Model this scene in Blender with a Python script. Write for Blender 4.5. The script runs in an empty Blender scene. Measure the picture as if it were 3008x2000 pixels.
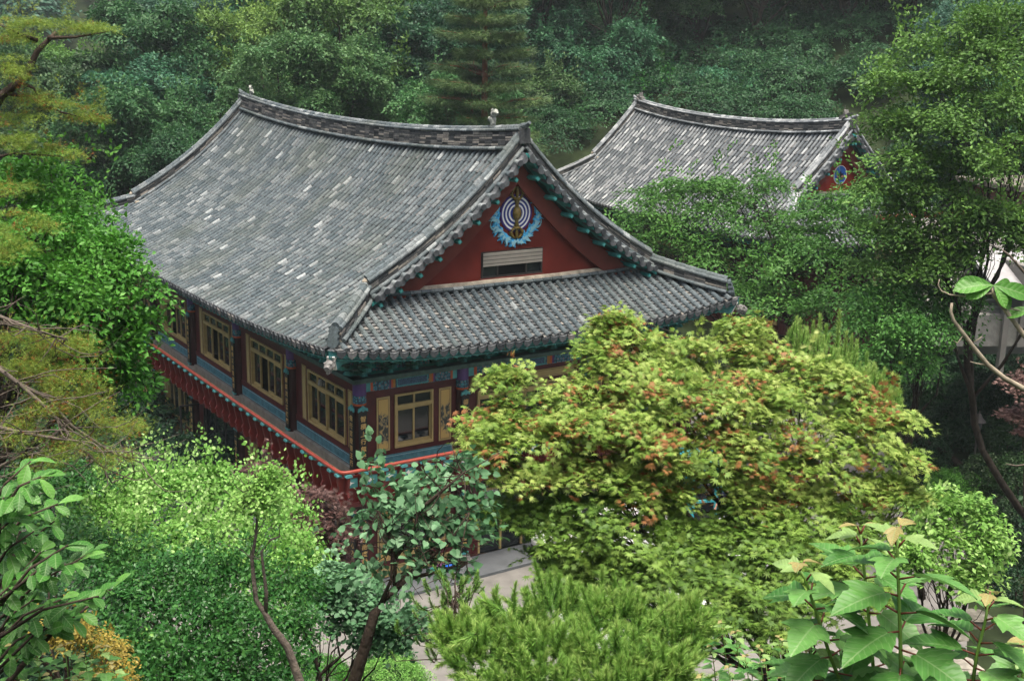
import bpy, math, random
import numpy as np
from mathutils import Vector, Matrix

S = bpy.context.scene
COL = S.collection
# ------------------------------------------------------------------ camera, world, sun, exposure
CH = 14.3; FPX = 3545.26; PITCH = .2408; ROLL = .0201
_R = Vector((1, 0, 0)); _UP = Vector((0, math.sin(PITCH), math.cos(PITCH))); _F = Vector((0, math.cos(PITCH), -math.sin(PITCH)))
_cr = _R * math.cos(ROLL) + _UP * math.sin(ROLL); _cu = _UP * math.cos(ROLL) - _R * math.sin(ROLL)
cd = bpy.data.cameras.new('camera'); cam = bpy.data.objects.new('camera', cd); COL.objects.link(cam)
m = Matrix.Identity(4)
for i in range(3):
    m[i][0] = _cr[i]; m[i][1] = _cu[i]; m[i][2] = -_F[i]
m[2][3] = CH
cam.matrix_world = m
cd.sensor_width = 36; cd.lens = 36 * FPX / 3008; cd.clip_start = .1; cd.clip_end = 3000
S.camera = cam
SUN_EL, SUN_AZ = math.radians(79), math.radians(165)      # azimuth clockwise from +Y
W = bpy.data.worlds.new('World'); S.world = W; W.use_nodes = True
nt = W.node_tree; bg = nt.nodes['Background']
sky = nt.nodes.new('ShaderNodeTexSky'); sky.sky_type = 'NISHITA'; sky.sun_disc = False
sky.sun_elevation = SUN_EL; sky.sun_rotation = SUN_AZ; sky.dust_density = 8.; sky.air_density = .55; sky.ozone_density = .2
nt.links.new(sky.outputs[0], bg.inputs[0]); bg.inputs[1].default_value = .11
sd = bpy.data.lights.new('sun', 'SUN'); sd.energy = 1.5; sd.angle = math.radians(35); sd.color = (1., .96, .88)
sun = bpy.data.objects.new('sun', sd); COL.objects.link(sun)
_d = Vector((math.sin(SUN_AZ) * math.cos(SUN_EL), math.cos(SUN_AZ) * math.cos(SUN_EL), math.sin(SUN_EL)))
sun.rotation_euler = _d.to_track_quat('Z', 'Y').to_euler(); sun.location = _d * 100
S.view_settings.view_transform = 'Standard'; S.view_settings.look = 'None'; S.view_settings.gamma = 1
S.view_settings.exposure = 1.45
S.render.engine = 'CYCLES'
c = S.cycles; c.max_bounces = 6; c.diffuse_bounces = 2; c.glossy_bounces = 2; c.transmission_bounces = 3; c.volume_bounces = 0
c.transparent_max_bounces = 4; c.use_adaptive_sampling = True; c.adaptive_threshold = .02; c.caustics_reflective = False; c.caustics_refractive = False
c.use_denoising = True

# ------------------------------------------------------------------ projection helpers (photograph pixel -> world)
def ray(px, py):
    X, Y = px - 1504., py - 1000.
    A = X * math.cos(ROLL) + Y * math.sin(ROLL); B = -X * math.sin(ROLL) + Y * math.cos(ROLL)
    x, zz = A / FPX, -B / FPX
    return np.array([x, math.cos(PITCH) + zz * math.sin(PITCH), -math.sin(PITCH) + zz * math.cos(PITCH)])
def at(px, py, Y):
    r = ray(px, py); return np.array([0, 0, CH]) + r * (Y / r[1])
def atz(px, py, z):
    r = ray(px, py); return np.array([0, 0, CH]) + r * ((z - CH) / r[2])
def sm(a, b, x):
    t = np.clip((x - a) / (b - a), 0, 1); return t * t * (3 - 2 * t)

# ------------------------------------------------------------------ tags
def tag(o, label=None, cat=None, group=None, kind=None):
    for k, v in (('label', label), ('category', cat), ('group', group), ('kind', kind)):
        if v: o[k] = v
    return o
def empty(name, loc=(0, 0, 0), rz=0, **k):
    o = bpy.data.objects.new(name, None); COL.objects.link(o); o.location = loc; o.rotation_euler = (0, 0, rz)
    o.empty_display_size = .2
    return tag(o, **k)
def link(name, me, parent=None, **k):
    o = bpy.data.objects.new(name, me); COL.objects.link(o)
    if parent: o.parent = parent
    return tag(o, **k)

# ------------------------------------------------------------------ materials
def mat(name, col, rough=.7, spec=.3, var=.0, vscale=3., bump=0., bscale=20., metal=0., emit=None):
    m = bpy.data.materials.new(name); m.use_nodes = True; n = m.node_tree.nodes; l = m.node_tree.links
    p = n['Principled BSDF']; p.inputs['Roughness'].default_value = rough; p.inputs['Specular IOR Level'].default_value = spec
    p.inputs['Metallic'].default_value = metal; p.inputs['Base Color'].default_value = (*col, 1)
    if var or bump:
        tc = n.new('ShaderNodeTexCoord')
    if var:
        t = n.new('ShaderNodeTexNoise'); t.inputs['Scale'].default_value = vscale; t.inputs['Detail'].default_value = 6
        l.new(tc.outputs['Object'], t.inputs['Vector'])
        r = n.new('ShaderNodeValToRGB'); e = r.color_ramp.elements
        e[0].position = .3; e[1].position = .7
        e[0].color = (*[c * (1 - var) for c in col], 1); e[1].color = (*[min(1, c * (1 + var)) for c in col], 1)
        l.new(t.outputs[0], r.inputs[0]); l.new(r.outputs[0], p.inputs['Base Color'])
    if bump:
        t = n.new('ShaderNodeTexNoise'); t.inputs['Scale'].default_value = bscale; t.inputs['Detail'].default_value = 4
        l.new(tc.outputs['Object'], t.inputs['Vector'])
        b = n.new('ShaderNodeBump'); b.inputs['Strength'].default_value = bump; b.inputs['Distance'].default_value = .03
        l.new(t.outputs[0], b.inputs['Height']); l.new(b.outputs[0], p.inputs['Normal'])
    return m
def attr_mat(name, stops, rough=.8, spec=.2, nscale=9., namt=.25, attr='rnd', patina=None):
    """base colour from a per-face random value, broken up by noise"""
    m = bpy.data.materials.new(name); m.use_nodes = True; n = m.node_tree.nodes; l = m.node_tree.links
    p = n['Principled BSDF']; p.inputs['Roughness'].default_value = rough; p.inputs['Specular IOR Level'].default_value = spec
    a = n.new('ShaderNodeAttribute'); a.attribute_name = attr
    r = n.new('ShaderNodeValToRGB'); el = r.color_ramp.elements
    while len(el) < len(stops): el.new(.5)
    for e, (pos, c) in zip(el, stops): e.position = pos; e.color = (*c, 1)
    l.new(a.outputs['Fac'], r.inputs[0])
    tc = n.new('ShaderNodeTexCoord'); t = n.new('ShaderNodeTexNoise'); t.inputs['Scale'].default_value = nscale; t.inputs['Detail'].default_value = 5
    l.new(tc.outputs['Object'], t.inputs['Vector'])
    mr = n.new('ShaderNodeMapRange'); mr.inputs['From Min'].default_value = .3; mr.inputs['From Max'].default_value = .7
    mr.inputs['To Min'].default_value = 1 - namt; mr.inputs['To Max'].default_value = 1 + namt
    l.new(t.outputs[0], mr.inputs['Value'])
    mx = n.new('ShaderNodeVectorMath'); mx.operation = 'SCALE'
    l.new(r.outputs[0], mx.inputs[0]); l.new(mr.outputs[0], mx.inputs['Scale'])
    out = mx.outputs[0]
    if patina:
        t2 = n.new('ShaderNodeTexNoise'); t2.inputs['Scale'].default_value = .45; t2.inputs['Detail'].default_value = 5
        l.new(tc.outputs['Object'], t2.inputs['Vector'])
        r2 = n.new('ShaderNodeValToRGB'); r2.color_ramp.elements[0].position = .48; r2.color_ramp.elements[1].position = .68
        r2.color_ramp.elements[1].color = (.5, .5, .5, 1)
        l.new(t2.outputs[0], r2.inputs[0])
        mm = n.new('ShaderNodeMix'); mm.data_type = 'RGBA'; l.new(r2.outputs[0], mm.inputs['Factor'])
        l.new(out, mm.inputs['A']); mm.inputs['B'].default_value = (*patina, 1); out = mm.outputs['Result']
    l.new(out, p.inputs['Base Color'])
    return m
def leaf_mat(name, stops, trans=.35, rough=.5, spec=.25, objvar=.12, veins=0):
    m = bpy.data.materials.new(name); m.use_nodes = True; n = m.node_tree.nodes; l = m.node_tree.links
    p = n['Principled BSDF']; p.inputs['Roughness'].default_value = rough; p.inputs['Specular IOR Level'].default_value = spec
    a = n.new('ShaderNodeAttribute'); a.attribute_name = 'rnd'
    r = n.new('ShaderNodeValToRGB'); el = r.color_ramp.elements
    while len(el) < len(stops): el.new(.5)
    for e, (pos, c) in zip(el, stops): e.position = pos; e.color = (*c, 1)
    l.new(a.outputs['Fac'], r.inputs[0])
    oi = n.new('ShaderNodeObjectInfo'); hs = n.new('ShaderNodeHueSaturation')
    mr = n.new('ShaderNodeMapRange'); mr.inputs['To Min'].default_value = 1 - objvar * 2; mr.inputs['To Max'].default_value = 1 + objvar * 2
    l.new(oi.outputs['Random'], mr.inputs['Value']); l.new(mr.outputs[0], hs.inputs['Value'])
    ml = n.new('ShaderNodeMath'); ml.operation = 'MULTIPLY'; ml.inputs[1].default_value = 7.31
    fr = n.new('ShaderNodeMath'); fr.operation = 'FRACT'; l.new(oi.outputs['Random'], ml.inputs[0]); l.new(ml.outputs[0], fr.inputs[0])
    mh = n.new('ShaderNodeMapRange'); mh.inputs['To Min'].default_value = .5 - objvar * .22; mh.inputs['To Max'].default_value = .5 + objvar * .2
    l.new(fr.outputs[0], mh.inputs['Value']); l.new(mh.outputs[0], hs.inputs['Hue'])
    src = r.outputs[0]
    if veins:
        at_ = n.new('ShaderNodeAttribute'); at_.attribute_name = 'leafco'; sx = n.new('ShaderNodeSeparateXYZ'); l.new(at_.outputs['Vector'], sx.inputs[0])
        def mth(op, a, b=None):
            q = n.new('ShaderNodeMath'); q.operation = op
            for i_, v_ in enumerate((a, b)):
                if v_ is None: continue
                if isinstance(v_, (int, float)): q.inputs[i_].default_value = v_
                else: l.new(v_, q.inputs[i_])
            return q.outputs[0]
        ab = mth('ABSOLUTE', sx.outputs['X']); w = mth('FRACT', mth('MULTIPLY', mth('SUBTRACT', sx.outputs['Y'], mth('MULTIPLY', ab, .75)), veins))
        side = mth('LESS_THAN', w, .16); mid = mth('LESS_THAN', ab, .014); v_ = mth('MAXIMUM', mth('MULTIPLY', side, .45), mid)
        mm = n.new('ShaderNodeMix'); mm.data_type = 'RGBA'; l.new(mth('MULTIPLY', v_, .55), mm.inputs['Factor']); l.new(src, mm.inputs['A']); mm.inputs['B'].default_value = (.3, .45, .2, 1); src = mm.outputs['Result']
        bp = n.new('ShaderNodeBump'); bp.inputs['Strength'].default_value = .35; bp.inputs['Distance'].default_value = .004; tri = mth('ABSOLUTE', mth('SUBTRACT', w, .5)); l.new(mth('MULTIPLY', tri, -1.), bp.inputs['Height']); l.new(bp.outputs[0], p.inputs['Normal'])
        tc_ = n.new('ShaderNodeTexCoord'); no_ = n.new('ShaderNodeTexNoise'); no_.inputs['Scale'].default_value = 30; l.new(tc_.outputs['Object'], no_.inputs['Vector']); m2_ = n.new('ShaderNodeMix'); m2_.data_type = 'RGBA'; m2_.blend_type = 'MULTIPLY'; m2_.inputs['Factor'].default_value = .5; l.new(src, m2_.inputs['A']); l.new(no_.outputs[0], m2_.inputs['B']); src = m2_.outputs['Result']
    l.new(src, hs.inputs['Color']); l.new(hs.outputs[0], p.inputs['Base Color'])
    tr = n.new('ShaderNodeBsdfTranslucent'); hs2 = n.new('ShaderNodeHueSaturation'); hs2.inputs['Value'].default_value = 1.25; hs2.inputs['Hue'].default_value = .49
    l.new(hs.outputs[0], hs2.inputs['Color']); l.new(hs2.outputs[0], tr.inputs[0])
    mx = n.new('ShaderNodeMixShader'); mx.inputs[0].default_value = trans * .75
    l.new(p.outputs[0], mx.inputs[1]); l.new(tr.outputs[0], mx.inputs[2]); l.new(mx.outputs[0], n['Material Output'].inputs[0])
    return m

TILE = attr_mat('roof_tile', [(0, (.058, .078, .086)), (.4, (.084, .106, .114)), (.72, (.115, .137, .142)), (.9, (.155, .175, .177)), (.95, (.20, .225, .225)), (1, (.30, .33, .325))], nscale=16, namt=.38, rough=.8, patina=(.075, .09, .07))
TILE2 = attr_mat('weathered_tile', [(0, (.085, .10, .108)), (.35, (.13, .147, .154)), (.6, (.195, .215, .22)), (.85, (.28, .30, .30)), (1, (.42, .45, .445))], nscale=14, namt=.2, rough=.75)
TILED = attr_mat('grey_tile', [(0, (.04, .045, .05)), (.5, (.085, .095, .10)), (.85, (.13, .14, .145)), (1, (.22, .2, .18))], nscale=14, namt=.25, rough=.7)
PAN = attr_mat('pan_tile', [(0, (.06, .065, .067)), (.5, (.10, .105, .105)), (.9, (.15, .15, .14)), (1, (.24, .22, .19))], nscale=18, namt=.2)
STACK = attr_mat('ridge_tile', [(0, (.03, .033, .035)), (.5, (.085, .09, .09)), (.8, (.17, .165, .15)), (1, (.35, .32, .27))], nscale=12, namt=.3)
MORTAR = mat('mortar', (.34, .30, .23), .9, var=.4, vscale=5, bump=.5, bscale=25)
REDWALL = mat('red_plaster', (.15, .022, .015), .85, .15, var=.22, vscale=1.3, bump=.1, bscale=40)
REDBRD = mat('red_board', (.155, .036, .026), .8, .2, var=.22, vscale=2.)
MAROON = mat('maroon_wood', (.07, .012, .012), .55, .35, var=.25, vscale=4)
DARKCOL = mat('dark_column_paint', (.035, .009, .009), .5, .35, var=.2)
REDWOOD = mat('red_rail_paint', (.105, .011, .009), .45, .4, var=.18, vscale=5)
RAILRED = mat('rail_red', (.36, .06, .035), .35, .5, var=.1)
BEIGE = mat('beige_paint', (.38, .29, .12), .55, .3, var=.12, vscale=6)
CREAM = mat('cream_plaster', (.36, .28, .12), .8, .2, var=.1, vscale=3)
BLUE = mat('blue_dado', (.055, .165, .20), .75, .25, var=.25, vscale=6, bump=.1)
LINE = mat('pale_line', (.32, .46, .48), .7)
TEAL = mat('teal_paint', (.03, .20, .18), .6, .3, var=.3, vscale=8)
TEALL = mat('light_teal_paint', (.07, .28, .28), .6, .3, var=.2, vscale=8)
TEALD = mat('dark_teal_paint', (.016, .06, .053), .7, .2, var=.5, vscale=7)
PLATE = mat('grey_green_beam', (.07, .12, .105), .8, .2, var=.25, vscale=9)
BLACK = mat('black_board', (.008, .009, .01), .5, .4)
GOLD = mat('gold_paint', (.55, .36, .12), .5, .5, var=.2)
GLASS = mat('window_glass', (.012, .015, .017), .08, .6)
INNER = mat('dark_interior', (.004, .004, .004), .9, .1)
STONE = mat('grey_stone', (.21, .21, .19), .9, .15, var=.2, vscale=5, bump=.3)
FLOORB = mat('balcony_floor', (.74, .62, .40), .85, .2, var=.2, vscale=2)
WHITE = mat('white_paint', (.75, .74, .70), .5, .4, var=.05)
ALU = mat('dark_window_frame', (.03, .027, .025), .4, .4)
CONC = mat('concrete', (.17, .165, .15), .9, .2, var=.22, vscale=1.7, bump=.25, bscale=30)
SLAB = mat('slab_stone', (.11, .12, .125), .85, .2, var=.18, vscale=1.5, bump=.2)

# ------------------------------------------------------------------ mesh builder
class MB:
    def __init__(s, f=None): s.v = []; s.f = []; s.m = []; s.r = []; s.xf = f
    def add(s, vs, fs, mi=0, r=None):
        b = len(s.v)
        if s.xf: vs = [s.xf(*p) for p in vs]
        s.v += [tuple(p) for p in vs]; s.f += [tuple(i + b for i in q) for q in fs]; s.m += [mi] * len(fs)
        s.r += [random.random() if r is None else r] * len(fs)
    def box(s, a, b, mi=0, r=None):
        (x0, y0, z0), (x1, y1, z1) = a, b
        s.add([(x0, y0, z0), (x1, y0, z0), (x1, y1, z0), (x0, y1, z0), (x0, y0, z1), (x1, y0, z1), (x1, y1, z1), (x0, y1, z1)],
              [(0, 3, 2, 1), (4, 5, 6, 7), (0, 1, 5, 4), (1, 2, 6, 5), (2, 3, 7, 6), (3, 0, 4, 7)], mi, r)
    def tube(s, pts, rad, seg=8, mi=0, r=None, cap=True):
        pts = [np.array(p, float) for p in pts]; n = len(pts); rad = rad if hasattr(rad, '__len__') else [rad] * n
        vs = []
        for i, p in enumerate(pts):
            t = pts[min(i + 1, n - 1)] - pts[max(i - 1, 0)]; t /= (np.linalg.norm(t) + 1e-9)
            a = np.array([0, 0, 1.]) if abs(t[2]) < .9 else np.array([1., 0, 0])
            x = np.cross(t, a); x /= np.linalg.norm(x); y = np.cross(x, t)
            for k in range(seg):
                w = 2 * math.pi * k / seg; vs.append(p + rad[i] * (math.cos(w) * x + math.sin(w) * y))
        fs = [(i * seg + k, i * seg + (k + 1) % seg, (i + 1) * seg + (k + 1) % seg, (i + 1) * seg + k) for i in range(n - 1) for k in range(seg)]
        if cap: fs += [tuple(range(seg))[::-1], tuple((n - 1) * seg + k for k in range(seg))]
        s.add(vs, fs, mi, r)
    def cyl(s, c, r, h, seg=16, mi=0, r2=None):
        s.lathe(c, [(r, 0), (r2 if r2 is not None else r, h)], seg, mi)
    def lathe(s, c, prof, seg=16, mi=0):
        vs = []; n = len(prof)
        for rr, z in prof:
            for k in range(seg):
                w = 2 * math.pi * k / seg; vs.append((c[0] + rr * math.cos(w), c[1] + rr * math.sin(w), c[2] + z))
        fs = [(i * seg + k, i * seg + (k + 1) % seg, (i + 1) * seg + (k + 1) % seg, (i + 1) * seg + k) for i in range(n - 1) for k in range(seg)]
        fs += [tuple(range(seg))[::-1], tuple((n - 1) * seg + k for k in range(seg))]
        s.add(vs, fs, mi)
    def prism(s, poly, o, ax, ay, az, mi=0, r=None):
        """poly (x,y) list extruded: point = o + x*ax + y*ay, thickness az"""
        o, ax, ay, az = [np.array(q, float) for q in (o, ax, ay, az)]; n = len(poly)
        vs = [o + x * ax + y * ay for x, y in poly] + [o + x * ax + y * ay + az for x, y in poly]
        s.add(vs, [tuple(range(n)), tuple(range(2 * n - 1, n - 1, -1))] + [(i, (i + 1) % n, n + (i + 1) % n, n + i) for i in range(n)], mi, r)
    def build(s, name, mats, parent=None, smooth=False, bevel=0, **k):
        me = bpy.data.meshes.new(name); me.from_pydata(s.v, [], s.f); me.update()
        for q in (mats if isinstance(mats, (list, tuple)) else [mats]): me.materials.append(q)
        if len(me.polygons) == len(s.m):
            me.polygons.foreach_set('material_index', s.m)
            a = me.attributes.new('rnd', 'FLOAT', 'FACE'); a.data.foreach_set('value', s.r)
        if smooth: me.polygons.foreach_set('use_smooth', [True] * len(me.polygons))
        o = link(name, me, parent, **k)
        if bevel:
            b = o.modifiers.new('bevel', 'BEVEL'); b.width = bevel; b.segments = 2; b.limit_method = 'ANGLE'
        return o
    def mesh(s): return len(s.v)

def raw_mesh(name, V, F, counts, val, mats, mi=None, tc=None):
    """numpy arrays -> mesh. F flat loop indices, counts loops per polygon"""
    me = bpy.data.meshes.new(name); me.vertices.add(len(V)); me.vertices.foreach_set('co', np.ascontiguousarray(V, dtype=np.float32).ravel())
    me.loops.add(len(F)); me.loops.foreach_set('vertex_index', np.ascontiguousarray(F, dtype=np.int32))
    me.polygons.add(len(counts)); st = np.concatenate([[0], np.cumsum(counts)[:-1]])
    me.polygons.foreach_set('loop_start', st.astype(np.int32))
    if mi is not None: me.polygons.foreach_set('material_index', mi.astype(np.int32))
    a = me.attributes.new('rnd', 'FLOAT', 'FACE'); a.data.foreach_set('value', val.astype(np.float32))
    if tc is not None: q = me.attributes.new('leafco', 'FLOAT_VECTOR', 'POINT'); q.data.foreach_set('vector', np.ascontiguousarray(tc, dtype=np.float32).ravel())
    for q in (mats if isinstance(mats, (list, tuple)) else [mats]): me.materials.append(q)
    me.update(calc_edges=True)
    return me

# leaf templates: verts (across, along, normal), faces
T_OVAL = (np.array([(0, 0, 0), (-.27, .45, .07), (0, 1, -.06), (.27, .45, .07)]), [(0, 1, 2), (0, 2, 3)])
T_ROUND = (np.array([(0, 0, 0), (-.36, .3, .05), (-.3, .72, .02), (0, 1, -.05), (.3, .72, .02), (.36, .3, .05), (0, .5, 0)]), [(0, 1, 2, 6), (6, 2, 3), (6, 3, 4), (0, 6, 4, 5)])
T_HEART = (np.array([(0, .06, 0), (-.2, -.04, .04), (-.45, .2, .08), (-.36, .62, .05), (0, 1.05, -.1), (.36, .62, .05), (.45, .2, .08), (.2, -.04, .04)]), [(0, 1, 2, 3, 4), (0, 4, 5, 6, 7)])
def _maple():
    a = []
    for k, (ang, r) in enumerate([(-2.3, .45), (-1.25, .8), (-.62, .95), (0, 1.05), (.62, .95), (1.25, .8), (2.3, .45)]):
        if k: a.append((math.sin(ang - .33) * .3, math.cos(ang - .33) * .3, .02))
        a.append((math.sin(ang) * r, math.cos(ang) * r, -.1 * r))
    return (np.array(a + [(0, -.1, .05)]), [tuple(range(len(a) + 1))])
T_MAPLE = _maple()
T_NEEDLE = (np.array([(-.05, 0, 0), (.05, 0, 0), (0, 1, 0)]), [(0, 1, 2)])
T_TUFT = (np.array([(-.03, 0, 0), (.03, 0, 0), (-.45, .8, .1), (-.02, 0, .02), (.03, 0, -.02), (.02, 1, .25), (-.03, 0, 0), (.03, 0, 0), (.45, .8, 0), (-.03, 0, 0), (.03, 0, 0), (.1, .7, -.5)]),
          [(0, 1, 2), (3, 4, 5), (6, 7, 8), (9, 10, 11)])

def unit(a): return a / (np.linalg.norm(a, axis=-1, keepdims=True) + 1e-9)
def inst(name, tmpl, P, N, D, Sz, val, mats):
    T, F = tmpl; N = unit(N); D = unit(D - N * (D * N).sum(-1, keepdims=True)); X = np.cross(D, N)
    Sz = Sz.reshape(-1, 1, 1)
    V = P[:, None, :] + Sz * (T[None, :, 0:1] * X[:, None, :] + T[None, :, 1:2] * D[:, None, :] + T[None, :, 2:3] * N[:, None, :])
    fl = np.array([i for f in F for i in f]); ct = np.array([len(f) for f in F]); n = len(P)
    L = (fl[None, :] + (np.arange(n) * len(T))[:, None]).ravel()
    return raw_mesh(name, V.reshape(-1, 3), L, np.tile(ct, n), np.repeat(val, len(F)), mats, tc=np.tile(T, (n, 1)) if len(T) > 40 else None)

def sphere_dirs(rng, n, zmin=-.35):
    z = rng.uniform(zmin, 1, n); a = rng.uniform(0, 2 * math.pi, n); r = np.sqrt(1 - z * z)
    return np.stack([r * np.cos(a), r * np.sin(a), z], -1)
def crown(rng, lumps, leaf, cov=2.2, sprig=.08, per=40, sr=.35, upb=.9, droop=.25, zmin=-.45, inner=.25, jit=.35, flat=.1, accent=0.):
    """lumps rows (x,y,z,rx,ry,rz) -> leaf arrays P,N,D,S,val"""
    C = []; O = []; VL = []
    for row in lumps:
        c, r = np.array(row[:3]), np.array(row[3:6])
        k = max(3, int(cov * (r[0] * r[1] * 4 + r[0] * r[2] * 4 + r[1] * r[2] * 4) / (per * leaf * leaf * .34)))
        d = sphere_dirs(rng, k, zmin); q = 1 - inner * rng.random((k, 1)) ** 1.5 + .1 * np.abs(rng.normal(0, 1, (k, 1)))
        C.append(c + d * r * q); O.append(unit(d / r)); VL.append(np.full(k, rng.random()))
    C = np.concatenate(C); O = np.concatenate(O); VL = np.concatenate(VL); K = len(C)
    n = unit(O * .55 + np.array([0, 0, upb]) + rng.normal(0, .22, (K, 3)))
    o = O + rng.normal(0, .3, (K, 3)); o = unit(o - n * (o * n).sum(-1, keepdims=True)); w = np.cross(n, o)
    sz = sr * rng.uniform(.6, 1.3, K); bw = np.ones(K)
    if sprig:
        k = (rng.random(K) < sprig) & (O[:, 2] > -.1); o[k] = unit(O[k] * .7 + np.array([0, 0, .9]) + rng.normal(0, .3, (k.sum(), 3))); n[k] = unit(np.cross(o[k], rng.normal(0, 1, (k.sum(), 3)))); w = np.cross(n, o); sz[k] *= 1.5; bw[k] = .3; C = C + o * (sz * k * .6)[:, None]
    a = rng.uniform(-1, 1, (K, per)); b = rng.normal(0, .42, (K, per)) * (1.05 - .5 * np.abs(a)) * bw[:, None]; h = rng.normal(0, flat, (K, per)) - droop * (np.clip(a, 0, 1) ** 2 + b * b)
    P = C[:, None] + sz[:, None, None] * (a[..., None] * o[:, None] + b[..., None] * w[:, None] + h[..., None] * n[:, None])
    th = np.sign(b) * rng.uniform(.2, 1.2, (K, per)) + rng.normal(0, .3, (K, per))
    D = np.cos(th)[..., None] * o[:, None] + np.sin(th)[..., None] * w[:, None]
    D = D - (n[:, None] * (.15 + .3 * droop))
    N = n[:, None] + rng.normal(0, jit, (K, per, 3))
    sp = rng.random(K)
    val = .3 * sp[:, None] + .3 * VL[:, None] + .4 * rng.random((K, per))
    if sprig: val = np.where(k[:, None], np.clip(val + .2, 0, .95), val)
    if accent:
        ac = rng.random(K) < accent
        val = np.where(ac[:, None] & (rng.random((K, per)) < .6), .96 + .04 * rng.random((K, per)), val * .93)
    Sz = leaf * rng.uniform(.65, 1.15, (K, per))
    return P.reshape(-1, 3), N.reshape(-1, 3), D.reshape(-1, 3), Sz.ravel(), val.ravel(), C
def px_lumps(rows):
    """(px,py,rx_px,ry_px,Y[,depth factor]) in photograph pixels -> lumps in metres"""
    out = []
    for q in rows:
        px, py, rx, ry, Y = q[:5]; p = at(px, py, Y); k = Y / FPX * .93
        out.append((*p, rx * k, rx * k * (q[5] if len(q) > 5 else .9), ry * k))
    return out
def sub_lumps(rng, lumps, n, f=(.3, .5), flat=.7, zmin=-.3, shell=(.6, .9)):
    out = []
    for L in lumps:
        c, r = np.array(L[:3]), np.array(L[3:])
        d = sphere_dirs(rng, n, zmin) * rng.uniform(*shell, (n, 1))
        for q in d:
            s = rng.uniform(*f); out.append((*(c + q * r), r[0] * s, r[1] * s, r[2] * s * flat))
    return out
BARK = mat('bark', (.055, .042, .032), .9, .1, var=.35, vscale=6, bump=.8, bscale=18)
BARKP = mat('pale_bark', (.12, .10, .08), .85, .15, var=.4, vscale=9, bump=.6, bscale=25)
BARKD = mat('near_black_bark', (.028, .023, .018), .9, .1, var=.35, vscale=6, bump=.8, bscale=18)  # much darker brown than the plain bark
TWIG = mat('pale_twig', (.30, .26, .19), .75, .2, var=.35, vscale=30)
BARKR = mat('red_pine_bark', (.20, .085, .05), .9, .1, var=.4, vscale=5, bump=.8, bscale=12)
def limb(mb, a, b, r0, r1, rng, bend=.12, n=6, mi=0):
    a, b = np.array(a, float), np.array(b, float); L = np.linalg.norm(b - a)
    off = rng.normal(0, bend * L, 3); pts = []; rr = []
    for i in range(n + 1):
        t = i / n; pts.append(a + (b - a) * t + off * math.sin(math.pi * t) + rng.normal(0, .012 * L, 3) * (0 < i < n)); rr.append(r0 + (r1 - r0) * t)
    mb.tube(pts, rr, 6, mi, cap=False); return pts
def skeleton(mb, base, lumps, r0, rng, fork=.45, twigs=None, ntw=40):
    """trunk from base up to a fork then limbs into every lump, twigs to sprays"""
    L = np.array([l[:3] for l in lumps]); top = L.mean(0); base = np.array(base, float)
    fk = base + (top - base) * fork; fk[2] = base[2] + (L[:, 2].min() - base[2]) * .5 + (L[:, 2].max() - base[2]) * .15
    tr = limb(mb, base, fk, r0, r0 * .7, rng, .06, 8)
    idx = rng.permutation(len(L))[:14]
    for i in idx:
        s = tr[-1] if rng.random() < .6 else tr[-3]
        p = limb(mb, s, L[i], r0 * .45, r0 * .1, rng, .1, 7)
        if twigs is not None:
            d = np.linalg.norm(twigs - L[i], axis=1)
            for j in np.argsort(d)[:max(1, ntw // len(idx))]:
                limb(mb, p[rng.integers(3, 7)], twigs[j], r0 * .1, r0 * .03, rng, .1, 4)
def plant(name, label, cat, rng, lumps, leaf, tmpl, lmat, base=None, r0=.1, bark=None, group=None, fork=.45, ntw=60, crown_name='crown', sub=9, sflat=.65, ccov=.28, **kw):
    if sub:
        lumps = list(lumps); core = [(*l[:3], l[3] * .75, l[4] * .75, l[5] * .75) for l in lumps]; cv = kw.pop('cov', 2.2)
        pr = [crown(rng, core, leaf, cov=cv * ccov, **kw), crown(rng, sub_lumps(rng, lumps, sub, f=(.24, .46), flat=sflat, zmin=-.45, shell=(.75, 1.15)), leaf, cov=cv * .62, **kw)]
        P, N, D, Sz, val, C = [np.concatenate([a, b_]) for a, b_ in zip(*pr)]
    else: P, N, D, Sz, val, C = crown(rng, lumps, leaf, **kw)
    b = base if base is not None else (np.mean([l[0] for l in lumps]), np.mean([l[1] for l in lumps]), 0)
    b = np.array(b, float)
    t = empty(name, b, label=label, cat=cat, group=group)
    me = inst(name + '_leaves', tmpl, P - b, N, D, Sz, val, lmat)
    link(crown_name, me, t)
    if r0:
        mb = MB(); skeleton(mb, (0, 0, 0), [(*(np.array(l[:3]) - b), *l[3:]) for l in lumps], r0, rng, fork, C - b, ntw)
        mb.build('trunk', bark or BARK, t, smooth=True)
    return t

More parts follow.
